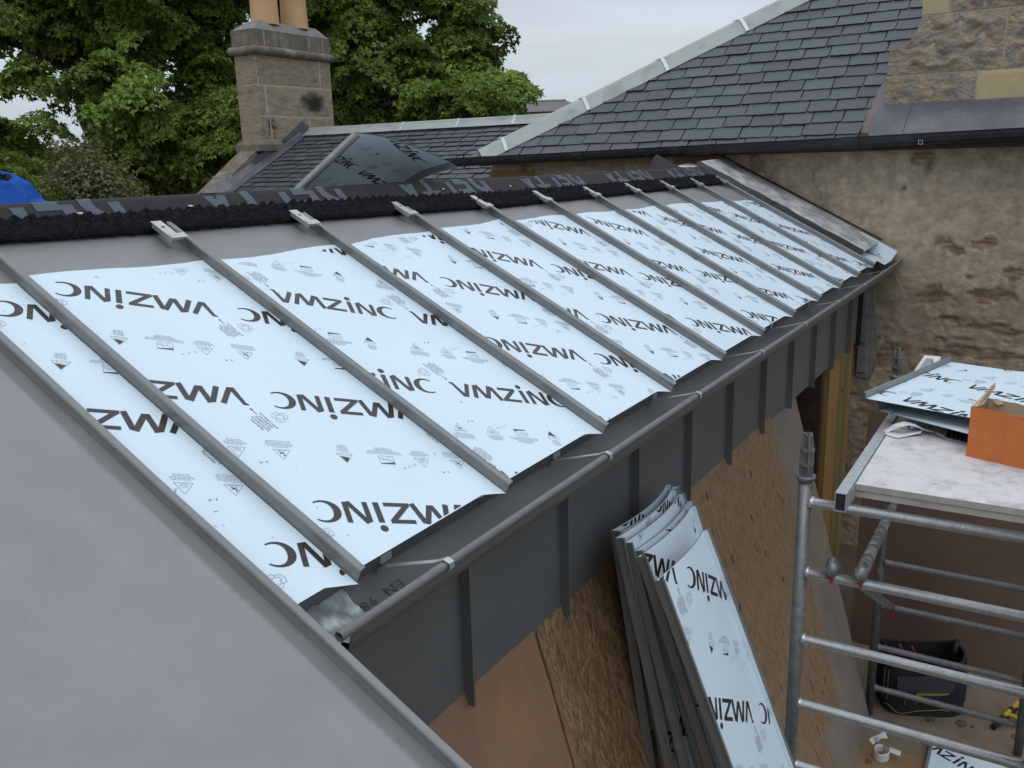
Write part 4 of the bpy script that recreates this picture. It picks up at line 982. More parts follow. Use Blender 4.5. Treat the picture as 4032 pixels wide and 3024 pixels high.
for x in (PX1, PX2):
    for z in RZ:
        if z < ZF+.1: continue
        b = B(); b.tube([(x,PY1-.015,z),(x,PY1-.030,z),(x,PY1-.032,z),(x,PY2+.02,z)], [.0215,.0205,.0168,.0168], 16); obj('rung', b, M['alu'] if x == PX1 else M['alud'], tw, smooth=True)
def brace(a, c, r, m_, hook):
    a, c = V(a), V(c); b = B(); b.tube([a.lerp(c, i/8) for i in range(9)], r, 16); o = obj('brace', b, m_, tw, smooth=True)
    for e_ in hook:
        p = a if e_ == 0 else c; d_ = (c-a).normalized()
        b = B(); sd = -1 if e_ == 0 else 1
        n = 8; vs = []; 
        b.tube([p+d_*(-.005*sd*-1), p+V((-.004,0,.012)), p+V((-.014,0,.004)), p+V((-.020,0,-.014)), p+V((-.018,0,-.030))], [.019,.021,.022,.020,.013], 14)
        obj('brace_hook', b, M['alud'], o, smooth=True)
        b = B(); b.box((p.x-.024,p.y-.006,p.z-.052), (p.x-.010,p.y+.006,p.z-.028)); obj('brace_latch', b, M['red'], o)
hk1 = atx(3397, 2262, PX1); hk2 = atx(3282, 2238, PX1)
brace(hk1+V((-.01,0,.018)), (PX2, -.478, -1.02), .0205, M['cementy'], (0,))
e2 = atx(3503, 2388, 2.42)
brace(hk2+V((-.01,0,.012)), e2, .0175, M['alud'], (0,))
b = B(); b.tube([e2+(e2-hk2).normalized()*.0, e2+(e2-hk2).normalized()*.004], .019, 16); b.box((e2.x-.012,e2.y-.016,e2.z-.050), (e2.x+.002,e2.y-.002,e2.z-.020)); obj('brace_latch', b, M['red'], tw)
# ---------------------------------------------------------------- platform
DZ = -.268
pf = thing('scaffold_platform', 'dusty plywood scaffold platform with aluminium edge rails resting on the tower rungs', 'platform', (2.6,-.87,DZ-.06))
b = B(); 
b.box((1.700,-1.168,DZ-.012), (3.60,-.592,DZ)); obj('deck', b, M['deck'], pf)
b = B(); b.box((1.703,-1.168,DZ-.045), (1.712,-.592,DZ-.013)); b.box((1.698,-1.168,DZ-.020), (1.7025,-.592,DZ-.0005)); obj('end_rail', b, M['cream'], pf)
b = B()
for yy in (-.589, -1.172-.03):
    y0_, y1_ = yy, yy+.034
    x0_ = 1.575
    # box section rail, open end, with a foot over the rung
    b.box((x0_,y0_,DZ+.0035), (3.70,y1_,DZ+.006)); b.box((x0_+.02,y0_-.006,DZ+.006), (3.70,y1_+.010 if yy > -1 else y1_,DZ+.0085)) if False else None
    b.box((x0_,y1_-.0025,DZ-.052), (3.70,y1_,DZ+.0035)); b.box((x0_,y0_,DZ-.052), (3.70,y0_+.0025,DZ+.0035)); b.box((x0_,y0_,DZ-.055), (3.70,y1_,DZ-.052))
rl_ = obj('side_rail', b, M['galv'], pf)
b = B(); b.box((1.578,-.5865,DZ-.051), (1.580,-.5575,DZ+.0030)); obj('rail_mouth', b, M['black'], pf)
b = B(); b.box((1.66,-.592,DZ-.050), (1.72,-.590,DZ-.004)); b.tube([(1.705,-.600,DZ-.018),(1.705,-.589,DZ-.018)], .006, 8); obj('end_bracket', b, M['cream'], pf)
# ---------------------------------------------------------------- zinc trays lying on the platform
a = V((.965,-.262,0)).normalized(); c = V((-.30,-.954,0)).normalized()
loose_tray('zinc_tray', 'upper film covered tray lying on the platform behind the orange box', (2.40,-.490,-.168), c, a, (0,0,1), .50, .84, (.50,.16), 0, web=.024, cat='zinc tray', ang=R(-20), group='zinc trays lying on the scaffold platform')
a2 = V((.90,-.42,0)).normalized(); c2 = V((-.47,-.88,0)).normalized()
loose_tray('zinc_tray', 'lower film covered tray lying under another tray on the platform', (2.415,-.535,-.215), c2, a2, (0,0,1), .50, .8, (.05,.02), 0, web=.034, cat='zinc tray', ang=R(-10), group='zinc trays lying on the scaffold platform')
b = B(); rr = random.Random(3); cb = atz(3757, 1725, DZ)
for i in range(5):
    px = 3722+i*17; p = atz(px, 1722+i*4, DZ); q = atz(px, 1690+i*4, DZ)
    b.add([p+V((0,0,.001)), p+V((-.006,-.014,.001)), p+V((.10,-.020,.001)), p+V((.10,0,.001)), p+V((.004,-.004,.035+.006*(i%2))), p+V((.10,-.008,.036))], [(0,1,4),(1,2,5,4),(3,0,4,5),(2,3,5)])
o = obj('foam_offcut', b, M['foam']); tag(o, 'black toothed foam offcut tucked under the trays beside the orange box', 'foam offcut')
# white backing paper strip
b = B(); pts = [(3478,1708,0),(3500,1690,.004),(3530,1672,.026),(3570,1662,.040),(3610,1672,.034),(3640,1684,.022),(3680,1700,.014),(3720,1722,.006),(3757,1737,.002)]
vs = []
for px, py, h in pts:
    q = atz(px, py, DZ+h+.004); wv = .018 if px < 3700 else .012; vs += [q+V((.30*wv,.55*wv,0)), q+V((-.55*wv*1.2,-.5*wv*1.2,-.008 if h > .02 else 0))]
b.add(vs, [(2*i, 2*i+1, 2*i+3, 2*i+2) for i in range(len(pts)-1)])
pts2 = [(3478,1708,0),(3500,1716,.001),(3535,1726,.002),(3580,1716,.004),(3625,1706,.010),(3632,1690,.022)]
vs = []
for px, py, h in pts2:
    q = atz(px, py, DZ+h+.002); vs += [q+V((.03,.004,.004)), q]
b.add(vs, [(2*i, 2*i+1, 2*i+3, 2*i+2) for i in range(len(pts2)-1)])
o = obj('backing_paper', b, M['paper'], smooth=True, solid=.0008); tag(o, 'torn strip of white backing paper curling on the platform in front of the trays', 'paper strip')
b = B(); 
for px, py in ((3555,1668),(3575,1664),(3595,1670),(3560,1684),(3582,1682),(3604,1680),(3545,1680)):
    q = atz(px, py, DZ+.052); b.add([q, q+V((-.006,-.010,0)), q+V((-.002,-.013,.001)), q+V((.004,-.003,.001))], [(0,1,2,3)])
pr_ = obj('paper_print', b, M['bluepr']); pr_.parent = o
# white plank end behind
b = B(); q = atz(3600, 1500, -.30); b.box((3.30,-.60,-.33), (3.95,-.52,-.30)); o = obj('plank', b, M['paper']); tag(o, 'short whitish plank end sticking out beyond the trays near the rear post', 'plank')
# ---------------------------------------------------------------- orange box
bo = V((2.148,-.872,DZ)); bu = V((-.345,-.939,0)).normalized(); bv = V((.95,-.32,0)).normalized(); BH = .178; BW, BD = .34, .105
ob = thing('orange_cardboard_box', 'open orange cardboard box with a torn flap standing on the platform', 'box', bo)
T = frame(bo, bu, bv, (0,0,1))
def tp(x, y, z): return T @ V((x,y,z))
th = .0035
b = B(); n = 20
rr = random.Random(8)
def boxwall(b, p, q, hfun, thick):
    m = 24; vs = []
    nrm = (q-p).cross(V((0,0,1))).normalized()*thick
    for i in range(m+1):
        x = p.lerp(q, i/m); h = hfun(i/m); vs += [x, x+V((0,0,h)), x+nrm, x+nrm+V((0,0,h))]
    fs = []
    for i in range(m):
        a_, c_ = 4*i, 4*i+4; fs += [(a_, a_+1, c_+1, c_), (a_+2, c_+2, c_+3, a_+3), (a_+1, a_+3, c_+3, c_+1)]
    return vs, fs
for (p, q, nm) in ((tp(0,0,0), tp(BW,0,0), 'front_panel'), (tp(0,BD,0), tp(0,0,0), 'side_panel')):
    b = B(); vs, fs = boxwall(b, p, q, lambda t_: BH+.0012*sin(t_*9), th*.3); b.add(vs, fs)
    obj(nm, b, M['orange'], ob)
for (p, q, nm) in ((tp(.004,.004,0), tp(BW,.004,0), 'front_lining'), (tp(.004,BD,0), tp(.004,.004,0), 'side_lining'), (tp(BW,BD,0), tp(0,BD,0), 'back_panel'), (tp(BW-.002,0,0), tp(BW-.002,BD,0), 'end_panel')):
    b = B(); vs, fs = boxwall(b, p, q, lambda t_: BH-.001+(.006*noise.noise(V((t_*9, 2, 1)))+.012 if nm == 'back_panel' else 0), th*.4); b.add(vs, fs)
    obj(nm, b, M['card'], ob)
b = B(); b.add([tp(0,0,.004), tp(BW,0,.004), tp(BW,BD,.004), tp(0,BD,.004)], [(0,1,2,3)]); obj('base', b, M['card'], ob)
b = B(); flap = [(0,0,BH),(0,BD*.5,BH+.012),(0,BD,BH+.028),(.010,BD+.016,BH+.052),(.022,BD+.022,BH+.066),(.026,BD+.010,BH+.050),(.018,BD*.8,BH+.018),(.020,BD*.5,BH+.002),(.012,.02,BH-.002)]
b.add([tp(*p) for p in flap], [tuple(range(len(flap)))]); obj('torn_flap', b, M['card'], ob, solid=.003)
b = B(); b.add([tp(.030,BD-.006,BH+.004), tp(.05,BD-.012,BH-.004), tp(.066,BD-.004,BH+.002), tp(.05,BD,BH+.014), tp(.034,BD,BH+.015)], [(0,1,2,3,4)]); obj('torn_edge', b, M['card'], ob, solid=.003)
b = B(); b.box((.116,-.0026,.0), (.1168,-.0018,BH), T); obj('crease', b, M['card'], ob)
rr = random.Random(4); b = B()
for i in range(46):
    x, z = rr.uniform(.005,BW-.01), rr.uniform(.005,BH-.006); s_ = rr.uniform(.0004,.0011)*(3 if i < 4 else 1); a_ = rr.uniform(-1,1)
    b.add([tp(x,-.0024,z), tp(x+s_*2,-.0024,z+s_*a_), tp(x+s_*2,-.0024,z+s_*(a_+.8)), tp(x,-.0024,z+s_)], [(0,1,2,3)])
obj('scuffs', b, M['card'], ob)['kind'] = 'stuff'
# ---------------------------------------------------------------- tool bag
bc = V((3.80,-.66,ZF)); ba = V((.42,-.91,0)).normalized(); bb_ = V((.91,.42,0)).normalized(); TB = frame(bc, ba, bb_, (0,0,1))
tb = thing('tool_bag', 'open black tool bag with dull yellow trim on the floor behind the tower', 'tool bag', bc)
def bagp(u, v, r=1):
    a_ = 2*pi*u; ex = .55
    x = math.copysign(abs(cos(a_))**ex, cos(a_))*.215*r; y = math.copysign(abs(sin(a_))**ex, sin(a_))*.135*r
    z = .325*v; k = 1+.05*sin(pi*v)+.03*noise.noise(V((u*9, v*3, 2)))
    return TB @ V((x*k, y*k, z+.02*cos(a_*2)*v))
b = B(); b.grid(lambda u, v: bagp(u, v), 48, 14); b.grid(lambda u, v: bagp(u, 1-.75*v, .90-.04*v), 48, 8); obj('body', b, M['bag'], tb, smooth=True)
b = B(); b.add([bagp(i/24, .3, .86) for i in range(24)], [tuple(range(24))]); obj('contents', b, M['black'], tb)
b = B(); b.tube([bagp(i/40, 1.0, .96)+V((0,0,.004)) for i in range(41)], .009, 8, cap=False); obj('rim', b, M['bag'], tb, smooth=True)
b = B(); b.grid(lambda u, v: bagp(.93+.075*u, .55+.43*v, 1.012), 6, 6); obj('end_patch', b, M['bagtrim'], tb, smooth=True)
b = B(); b.grid(lambda u, v: bagp(.68+.11*u, .42+.10*v+.06*u, 1.015), 6, 3); obj('trim', b, M['bagtrim'], tb, smooth=True)
for u_ in (.56, .70):
    b = B(); b.grid(lambda u, v: bagp(u_+.035*u, .25+.55*v, 1.03), 4, 8); pk = obj('webbing_strap', b, M['bag'], tb, smooth=True)
    for e_ in (0, 1):
        b = B(); b.tube([bagp(u_+.035*e_, .25+.55*i/8, 1.036) for i in range(9)], .0016, 5); obj('piping', b, M['bagtrim'], pk)
b = B(); b.tube([bagp(.66+.02*sin(i), .12+.0*i, 1.02) if 0 else bagp(.55+.25*i/16, .10+.06*sin(i*.55), 1.02) for i in range(17)], .0022, 5); obj('piping', b, M['bagtrim'], tb)
b = B(); b.grid(lambda u, v: TB @ V((-.17+.30*u, -.142-.012*sin(pi*u), .16+.09*v+.03*u*v)), 12, 4); obj('front_pocket', b, mat('charcoal_fabric', (.045,.045,.05), .9, 0, .2, 40), tb, smooth=True)
for k_, (x_, y_) in enumerate(((-.08,.02),(-.02,.0))):
    b = B(); p = TB @ V((x_,y_,.28)); b.tube([p, p+V((-.03,.02,.05)), p+V((-.05,.035,.09))], .007, 8); obj('pliers_handle', b, M['red'], tb, smooth=True)
b = B(); p = TB @ V((.15,-.01,.24)); b.tube([p, p+TB.to_3x3() @ V((.012,.0,.10)), p+TB.to_3x3() @ V((.02,.0,.165))], [.014,.015,.017], 12); obj('hammer_handle', b, M['black'], tb, smooth=True)
b = B(); p = TB @ V((.225,-.03,.12)); b.tube([p, p+V((0,-.01,-.05)), p+V((.01,-.012,-.075))], .004, 6); obj('buckle_cord', b, M['bag'], tb)
# ---------------------------------------------------------------- peeled tape, yellow stand, floor tray
pc = atz(3470, 2990, ZF); 
b = B(); b.grid(lambda u, v: pc+V((.040*cos(2*pi*u*.97), .036*sin(2*pi*u*.97), .004+.055*v+.004*sin(u*11))), 30, 4)
o = obj('paper_roll', b, M['paper'], smooth=True, solid=.001)
tag(o, 'crumpled ring of white backing paper on the floor sheet', 'paper scrap')
b = B(); q0 = pc+V((.02,.02,.05))
b.grid(lambda u, v: q0+V((.05*v+.01*sin(u*5), .045*u-.03*v+.01*sin(v*6), .02+.055*v*(1-abs(u-.5))+.012*sin(u*8+v*4))), 8, 10); b.grid(lambda u, v: pc+V((.01+.03*v, -.030-.055*u, .050-.006*u+.010*v)), 8, 3)
o2 = obj('torn_end', b, M['paper'], smooth=True, solid=.001); o2.parent = o
ys = thing('yellow_trestle', 'folded black trestle with yellow rungs lying at the right edge beside the tool bag', 'trestle', (3.65,-1.12,ZF))
p0, p1 = atz(3938, 2842, ZF+.05), atz(4016, 2770, ZF+.05)
b = B(); b.tube([p0, p1], .016, 8); b.tube([p0+V((-.02,.03,-.03)), p1+V((-.02,.03,-.03))], .016, 8); obj('rail', b, M['black'], ys)
for f_ in (.18, .62):
    p = p0.lerp(p1, f_); q = p0.lerp(p1, f_+.27)
    b = B(); b.tube([p+V((0,0,.018)), q+V((0,0,.018))], .011, 6); m_ = p.lerp(q, .5); b.tube([m_+V((0,0,.015)), m_+V((-.10,-.30,.015))], .012, 6); obj('rung', b, M['yellow'], ys)
b = B(); b.tube([p0+V((-.1,-.3,0)), p1+V((-.1,-.3,0))], .014, 8); obj('rail', b, M['black'], ys)
ft = atz(3675, 2912, ZF+.035)
loose_tray('zinc_tray', 'film covered zinc tray lying on the floor at the bottom right corner', (ft.x-1.5, ft.y, ZF+.012), (0,-1,0), (1,0,0), (0,0,1), .50, 1.5, (.10,.95), 0, cat='zinc tray', ang=R(-28))
for k_, (px, py) in enumerate(((3662,2832),(3786,2850),(3420,3003),(4000,2905),(3830,2862))):
    q = atz(px, py, ZF); b = B(); r_ = (.028,.030,.022,.024,.012)[k_]
    b.add([q+V((r_*1.2*cos(t_*pi/5)*(1+.3*noise.noise(V((t_,k_,1)))), r_*sin(t_*pi/5), .0015+.005*(t_ % 2))) for t_ in range(10)]+[q+V((0,0,.010))], [(t_, (t_+1) % 10, 10) for t_ in range(10)])
    o = obj('dirt_clod', b, M['earth']); tag(o, ['flat dirt clod on the floor just in front of the tool bag','dirt clod on the floor to the right of the tool bag','dirt clod beside the ring of white paper','dirt clod near the right edge below the yellow trestle','smallest dirt crumb on the floor right of the tool bag'][k_], 'dirt clod', 'dirt clods on the yard floor')
# ================================================================== TREES
def tree(name, label, base, trunk_top, blobs, nclump, leaves, lsize, seed, m_, limbs=9, clump=.75, trunk_r=.22, fork=.35, gap=0, flat=.42, group=None):
    """blobs: list of (centre, radii). Leaf sprays fill the blobs' volume, limbs run to them from the trunk"""
    rr = random.Random(seed); base = V(base); top = V(trunk_top)
    t = thing(name, label, 'tree', base, group)
    cl = []; vols = [r[0]*r[1]*r[2] for c, r in blobs]; tv = sum(v_**.8 for v_ in vols)
    for (c, r), vol in zip(blobs, vols):
        for _ in range(max(1, int(nclump*vol**.8/tv))):
            d = V((rr.gauss(0,1), rr.gauss(0,1), rr.gauss(0,1))).normalized()*(rr.random()**.38)
            p = V(c)+V((d.x*r[0], d.y*r[1], d.z*r[2]))
            if gap and noise.noise(p*.75+V((seed,0,0))) < gap: continue
            cl.append(p)
    # wood
    wb = B(); fk = base.lerp(top, fork)
    def curve(a, c, r0, r1, sag=.12, n=7, seg=7):
        d = c-a; L_ = d.length; off = V((rr.gauss(0,1), rr.gauss(0,1), abs(rr.gauss(0,1)))).normalized()*L_*sag
        pts = [a+d*(i/n)+off*sin(pi*i/n)+V((rr.gauss(0,.012*L_) if 0 < i < n else 0, rr.gauss(0,.012*L_) if 0 < i < n else 0, 0)) for i in range(n+1)]
        wb.tube(pts, [r0+(r1-r0)*i/n for i in range(n+1)], seg, cap=False); return pts
    tp_ = curve(base, top, trunk_r, trunk_r*.25, .03, 12, 12); nodes = [(p, trunk_r*(1-.75*i/12)) for i, p in enumerate(tp_) if i >= 12*fork]
    lim = []
    far = sorted(cl, key=lambda p: -(p-fk).length); targets = []
    for p in far:
        if all((p-q).length > 1.5 for q in targets): targets.append(p)
        if len(targets) >= limbs: break
    for q in targets:
        s_ = min(nodes, key=lambda nd: (nd[0]-q).length*1.0+abs(nd[0].z-min(q.z-1.0, top.z))*1.2)
        P = curve(s_[0], q, s_[1]*.62, .018, .10, 9, 7); lim += [(p, max(.02, s_[1]*.6*(1-i/10))) for i, p in enumerate(P)]
    nodes += lim
    for p in cl:
        s_ = min(nodes, key=lambda nd: (nd[0]-p).length + max(0, nd[0].z-p.z)*.6)
        if (s_[0]-p).length > .15: 
            P = curve(s_[0], p, min(s_[1]*.5, .030), .006, .14, 4, 4)
            nodes += [(P[2], .016), (P[3], .012)]
    obj('trunk', wb, m_[0], t, smooth=True)
    vs = []; fs = []; ti = []
    per = leaves//max(1, len(cl))
    for p in cl:
        R0 = clump*rr.uniform(.6,1.25); shade = rr.gauss(.5,.13); tilt = V((rr.gauss(0,.45), rr.gauss(0,.45), 1)).normalized().to_track_quat('Z','Y').to_matrix()
        for _ in range(per):
            a = rr.random()*2*pi; q = math.sqrt(rr.random()); dz = (1-q*q)*flat*R0*.75*rr.random()**.5 - rr.random()*.10*R0-q*q*.18*R0
            c = p+tilt @ V((cos(a)*q*R0, sin(a)*q*R0, dz))
            n = (tilt @ V((cos(a)*q*.7, sin(a)*q*.7, .8))+V((rr.gauss(0,.5), rr.gauss(0,.5), rr.gauss(0,.4)))).normalized()
            e1 = n.orthogonal().normalized(); th_ = rr.random()*2*pi; e2_ = n.cross(e1); u_ = e1*cos(th_)+e2_*sin(th_); w_ = n.cross(u_)
            l = lsize*rr.uniform(.65,1.35); k = len(vs)
            # lobed leaf: 5 points
            vs += [tuple(c), tuple(c+u_*l*.30+w_*l*.50-n*l*.10), tuple(c+u_*l*.50+w_*l*.17), tuple(c+u_*l*1.0-n*l*.25), tuple(c+u_*l*.50-w_*l*.17), tuple(c+u_*l*.30-w_*l*.50-n*l*.10)]
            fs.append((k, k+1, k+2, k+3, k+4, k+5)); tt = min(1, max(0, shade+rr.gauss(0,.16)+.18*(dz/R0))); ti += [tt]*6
    b = B(); b.v = vs; b.f = fs; b.t = ti; b.m = [0]*len(fs)
    obj('crown', b, m_[1], t)
    return t
GZ = -2.36
def bl(px, py, D, rx, rz, ry=None): 
    c = at(px, py, D); k = D/FPX
    return (c, (rx*k, (ry or rx)*k, rz*k))
BL = (M['bark'], M['leaf'])
b0 = at(300, 700, 16.5); 
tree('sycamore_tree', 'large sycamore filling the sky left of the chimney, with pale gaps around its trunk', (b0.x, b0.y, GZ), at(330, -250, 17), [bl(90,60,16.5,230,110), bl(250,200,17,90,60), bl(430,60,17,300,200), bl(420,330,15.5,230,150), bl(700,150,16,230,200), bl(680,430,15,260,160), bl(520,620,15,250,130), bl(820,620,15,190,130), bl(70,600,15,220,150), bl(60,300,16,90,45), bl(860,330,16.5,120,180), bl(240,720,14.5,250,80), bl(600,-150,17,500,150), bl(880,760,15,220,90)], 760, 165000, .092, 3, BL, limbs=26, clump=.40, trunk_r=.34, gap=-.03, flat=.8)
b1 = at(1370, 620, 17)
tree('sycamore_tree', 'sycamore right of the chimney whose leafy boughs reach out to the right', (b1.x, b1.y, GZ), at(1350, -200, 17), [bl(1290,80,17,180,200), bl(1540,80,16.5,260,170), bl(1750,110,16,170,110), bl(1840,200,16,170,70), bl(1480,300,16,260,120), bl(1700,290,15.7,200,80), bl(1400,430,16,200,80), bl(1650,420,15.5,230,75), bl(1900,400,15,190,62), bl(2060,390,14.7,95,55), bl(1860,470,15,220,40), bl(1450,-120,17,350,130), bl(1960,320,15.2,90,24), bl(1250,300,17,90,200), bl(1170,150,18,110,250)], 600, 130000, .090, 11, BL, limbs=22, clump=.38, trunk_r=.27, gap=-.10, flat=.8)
b2 = at(560, 760, 22)
tree('distant_tree', 'darker tree mass seen through the gaps of the large sycamore', (b2.x, b2.y, GZ), at(600, 200, 24), [bl(600,700,24,420,70), bl(950,620,26,200,90), bl(800,500,25,180,110), bl(1250,480,26,200,60), bl(1600,490,26,350,35)], 110, 26000, .13, 21, BL, limbs=8, clump=1.0, trunk_r=.25)
b3 = at(330, 800, 9)
tree('brownish_bush', 'thin brownish conifer like bush rising just behind the ridge', (b3.x, b3.y, GZ), at(340, 640, 9.5), [bl(320,720,9.5,90,60), bl(420,765,9.3,90,50), bl(290,640,9.6,35,70), bl(380,680,9.6,40,60), bl(340,590,9.6,18,40)], 75, 6000, .040, 31, (M['bark'], M['leaf2']), limbs=14, clump=.24, trunk_r=.04, gap=-.1, flat=1.2)
# ================================================================== FAR HOUSES
def house(label, c, ax, W_, D_, H, RH, wallm, roofm, windows, name='far_house', cat='house', chim=False):
    c = V(c); ax = V(ax).normalized(); ay = V((-ax.y, ax.x, 0)); T = frame(c, ax, ay, (0,0,1))
    t = thing(name, label, cat, c)
    b = B(); b.box((-W_/2,-D_/2,0), (W_/2,D_/2,H), T); obj('wall', b, wallm, t)
    b = B(); e_ = .25; P = [(-W_/2-e_,-D_/2-e_,H-.05),(W_/2+e_,-D_/2-e_,H-.05),(W_/2+e_,D_/2+e_,H-.05),(-W_/2-e_,D_/2+e_,H-.05),(-W_/2*.55,0,H+RH),(W_/2*.55,0,H+RH)]
    b.add([T @ V(p) for p in P], [(0,1,5,4),(1,2,5),(2,3,4,5),(3,0,4)]); r_ = obj('roof', b, roofm, t)
    b = B(); b.tube([T @ V((-W_/2*.55,0,H+RH)), T @ V((W_/2*.55,0,H+RH))], .08, 6); b.tube([T @ V((-W_/2*.55,0,H+RH)), T @ V(P[0])], .07, 6); b.tube([T @ V((-W_/2*.55,0,H+RH)), T @ V(P[3])], .07, 6); obj('ridge_tiles', b, M['redtile'], r_)
    if chim: b = B(); b.box((-.5,-.35,H+RH*.5), (.5,.35,H+RH+.9), T); obj('chimney', b, wallm, r_)
    for x, z, w_, h_ in windows:
        for sd in (-1,):
            b = B(); b.box((x-w_/2,-D_/2-.03,z), (x+w_/2,-D_/2+.02,z+h_), T); f_ = obj('window', b, M['white'], t)
            b = B(); b.box((x-w_/2+.07,-D_/2-.04,z+.07), (x-.03,-D_/2-.025,z+h_-.07), T); b.box((x+.03,-D_/2-.04,z+.07), (x+w_/2-.07,-D_/2-.025,z+h_-.07), T); obj('pane', b, M['glass'], f_)
    return t
def facing(c): d = (CAM-V(c)); d.z = 0; d.normalize(); return V((-d.y, d.x, 0))
c = at(600, 700, 42); house('white gabled house glimpsed below the sycamore leaves left of the chimney', (c.x,c.y,GZ), facing(c), 7, 6, 2.55, 1.5, M['white'], M['hslate'], [(-1.6,.6,1.2,1.3),(1.0,.6,1.2,1.3),(2.6,.6,.9,1.3)], chim=True)
c = at(2140, 560, 60); house('distant slate roofed house with red hip tiles peeking over the lead ridge', (c.x,c.y,GZ), facing(c), 5.5, 5.5, at(2140,452,60).z-GZ+.1, .75, M['redtile'], M['hslate'], [])
# ================================================================== PERSON
pc = at(-48, 760, 4.0); HZ = at(0, 690, 4.0).z-.035
pe = thing('person', 'person in a blue hooded fleece standing beyond the ridge at the left edge', 'person', (pc.x, pc.y, HZ-1.50))
fwd = (V((CAM.x, CAM.y, 0))-V((pc.x, pc.y, 0))).normalized(); fwd = (Matrix.Rotation(R(-22), 3, 'Z') @ fwd); rgt = V((fwd.y, -fwd.x, 0))*-1
FP = lambda x, y, z: V((pc.x, pc.y, HZ-1.50))+rgt*(x-min(max(0, (z-1.50)*.75), .10))+fwd*y+V((0,0,z))   # head tilted away
def skin(name, joints, edges, m_, parent, lv=2, root=0):
    me = bpy.data.meshes.new(name); off = ORIG[root_of(parent).name]
    me.from_pydata([tuple(FP(*j[0])-off) for j in joints], edges, []); me.materials.append(m_)
    o = bpy.data.objects.new(name, me); C.objects.link(o); o.parent = parent
    md = o.modifiers.new('skin', 'SKIN'); md.use_smooth_shade = True
    sv = me.skin_vertices[0].data
    for i, j in enumerate(joints): sv[i].radius = j[1] if isinstance(j[1], tuple) else (j[1], j[1])
    sv[root].use_root = True
    md = o.modifiers.new('sub', 'SUBSURF'); md.levels = lv; md.render_levels = lv
    return o
# body: pelvis, legs, torso, neck, head, arms as one continuous surface
J = [((0,0,.93),(.15,.11)), ((0,0,1.10),(.14,.10)), ((0,.01,1.28),(.14,.09)), ((0,0,1.38),(.10,.07)), ((0,.005,1.50),(.060,.062)), ((0,.02,1.575),(.058,.062)), ((0,.03,1.66),(.078,.095)), ((0,.025,1.75),(.070,.088)),
     ((.10,0,.88),(.085,.09)), ((.11,.02,.50),(.058,.062)), ((.11,-.01,.10),(.04,.045)), ((.12,.12,.035),(.04,.03)),
     ((-.10,0,.88),(.085,.09)), ((-.11,.02,.50),(.058,.062)), ((-.11,-.01,.10),(.04,.045)), ((-.12,.12,.035),(.04,.03)),
     ((.16,-.005,1.36),(.055,.05)), ((.26,-.02,1.14),(.043,.045)), ((.24,.12,.93),(.030,.034)), ((-.16,-.005,1.36),(.055,.05)), ((-.26,-.02,1.14),(.043,.045)), ((-.24,.12,.93),(.030,.034)),
     ((.235,.17,.87),(.028,.038)), ((-.235,.17,.87),(.028,.038))]
EJ = [(0,1),(1,2),(2,3),(3,4),(4,5),(5,6),(6,7),(0,8),(8,9),(9,10),(10,11),(0,12),(12,13),(13,14),(14,15),(3,16),(16,17),(17,18),(3,19),(19,20),(20,21),(18,22),(21,23)]
body = skin('body', J, EJ, M['skin'], pe)
for s_ in (1, -1):
    for k_, (dx, ln) in enumerate(((-.018,.055),(-.006,.066),(.006,.062),(.017,.050))):
        base = V((s_*.235+dx*.8, .185, .845)); skin('finger', [(tuple(base), .0095), (tuple(base+V((0,.012,-ln*.5))), .0085), (tuple(base+V((0,.004,-ln))), .0075)], [(0,1),(1,2)], M['skin'], body, 1)
    skin('thumb', [((s_*.215,.175,.88), .011), ((s_*.195,.20,.85), .0095), ((s_*.19,.215,.825), .008)], [(0,1),(1,2)], M['skin'], body, 1)
    skin('ear', [((s_*.078,.02,1.66), (.008,.014)), ((s_*.088,.01,1.685), (.008,.016)), ((s_*.084,.015,1.70), (.007,.012))], [(0,1),(1,2)], M['skin'], body, 1)
    b = B(); b.tube([FP(s_*.032,.112,1.675), FP(s_*.032,.120,1.675)], [.012,.008], 10); obj('eye', b, M['white'], body, smooth=True)
skin('nose', [((0,.118,1.675), .010), ((0,.132,1.645), .014), ((0,.118,1.628), .010)], [(0,1),(1,2)], M['skin'], body, 1)
b = B(); b.tube([FP(-.024,.113,1.598), FP(0,.120,1.597), FP(.024,.113,1.598)], [.003,.006,.003], 8); obj('mouth', b, M['red'], body, smooth=True)
skin('hair', [((0,.0,1.70), (.075,.09)), ((0,.015,1.765), (.072,.088)), ((0,-.02,1.72), (.066,.07))], [(0,1),(0,2)], M['hair'], body)
skin('trousers', [((0,0,.95),(.165,.125)), ((.10,0,.86),(.105,.105)), ((.11,.02,.50),(.078,.08)), ((.11,-.01,.12),(.065,.07)), ((-.10,0,.86),(.105,.105)), ((-.11,.02,.50),(.078,.08)), ((-.11,-.01,.12),(.065,.07))], [(0,1),(1,2),(2,3),(0,4),(4,5),(5,6)], M['navy'], body)
hd_ = skin('hooded_fleece', [((0,0,.93),(.175,.135)), ((0,0,1.10),(.165,.125)), ((0,.01,1.27),(.18,.13)), ((0,-.005,1.385),(.135,.115)), ((.10,-.008,1.398),(.088,.085)), ((.205,-.010,1.375),(.080,.078)), ((.275,-.02,1.14),(.062,.062)), ((.25,.12,.94),(.045,.047)), ((-.10,-.008,1.398),(.088,.085)), ((-.205,-.010,1.375),(.080,.078)), ((-.275,-.02,1.14),(.062,.062)), ((-.25,.12,.94),(.045,.047)), ((0,-.005,1.462),(.096,.100))], [(0,1),(1,2),(2,3),(3,4),(4,5),(5,6),(6,7),(3,8),(8,9),(9,10),(10,11),(3,12)], M['hoodie'], body)
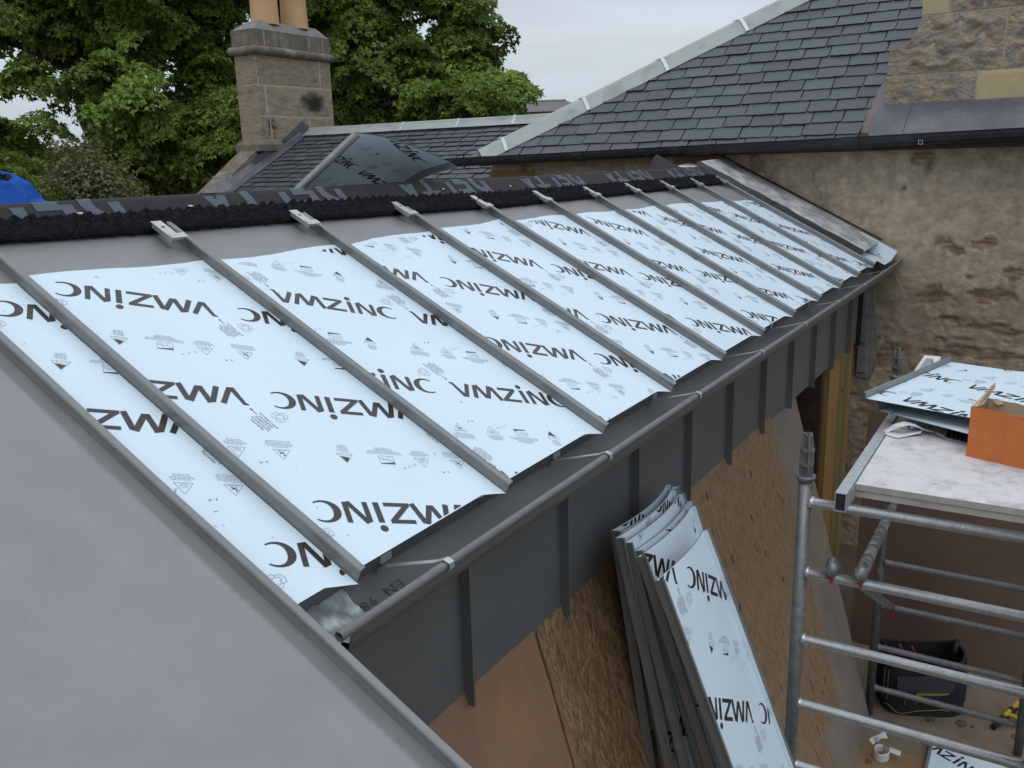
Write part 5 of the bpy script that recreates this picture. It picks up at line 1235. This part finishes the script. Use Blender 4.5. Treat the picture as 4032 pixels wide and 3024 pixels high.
# hood rolled around the neck, dark lining, drawcord
b = B(); nn = 36
def hood(i, k=1, dz=0): a = 2*pi*i/nn; return FP(.104*k*sin(a), -.015-.112*k*cos(a)*(1.25 if cos(a) > 0 else .75), 1.508+.030*cos(a)+dz)
hp = [(.070,1.470),(.074,1.500),(.084,1.528),(.098,1.540),(.116,1.532),(.134,1.510),(.150,1.478),(.168,1.440),(.176,1.405)]
def hoodp(u, v, a0=0, a1=8):
    q = a0+(a1-a0)*v; i = min(int(q), 7); f = q-i; r_ = hp[i][0]*(1-f)+hp[i+1][0]*f; z = hp[i][1]*(1-f)+hp[i+1][1]*f
    a = 2*pi*u; bk = max(0, cos(a)); fo = .016*noise.noise(V((cos(a)*2.5, sin(a)*2.5, v*1.6)))+.010*noise.noise(V((cos(a)*6, sin(a)*6, v*3)))
    x = sin(a)*(r_*1.12+fo); y = -cos(a)*(r_*(.80+.25*bk)+fo)-.008
    return FP(x, y, z-.034*(1-cos(a))*.5+.012*bk+fo*.6)
b.grid(lambda u, v: hoodp(u, v, 2.6, 8), 72, 18); obj('hood', b, M['hoodie'], hd_, smooth=True)
b = B(); b.grid(lambda u, v: hoodp(u, v, 0, 3.0), 72, 8); obj('hood_lining', b, M['navy'], hd_, smooth=True)
b = B(); q = FP(.045,.105,1.475); b.tube([q, q+V((0,0,-.03))+fwd*.02, q+V((0,0,-.085))+fwd*.018], .0045, 8); obj('drawcord', b, M['navy'], hd_, smooth=True)
b = B(); b.tube([q+fwd*.004, q+fwd*.009], .006, 10); b.tube([q+V((0,0,-.085))+fwd*.018, q+V((0,0,-.10))+fwd*.018], .0045, 8); obj('eyelet', b, M['steel'], hd_)
dk = B(); dk.box((pc.x-1.2, pc.y-.35, HZ-1.55), (pc.x+1.2, pc.y+.5, HZ-1.502)); 
for xx in (-1.1, 1.1):
    for yy in (-.3, .45): dk.tube([(pc.x+xx, pc.y+yy, GZ), (pc.x+xx, pc.y+yy, HZ-1.55)], .024, 10)
o = obj('trestle_deck', dk, M['cream']); tag(o, 'low timber deck the person in blue stands on behind the roof', 'deck')
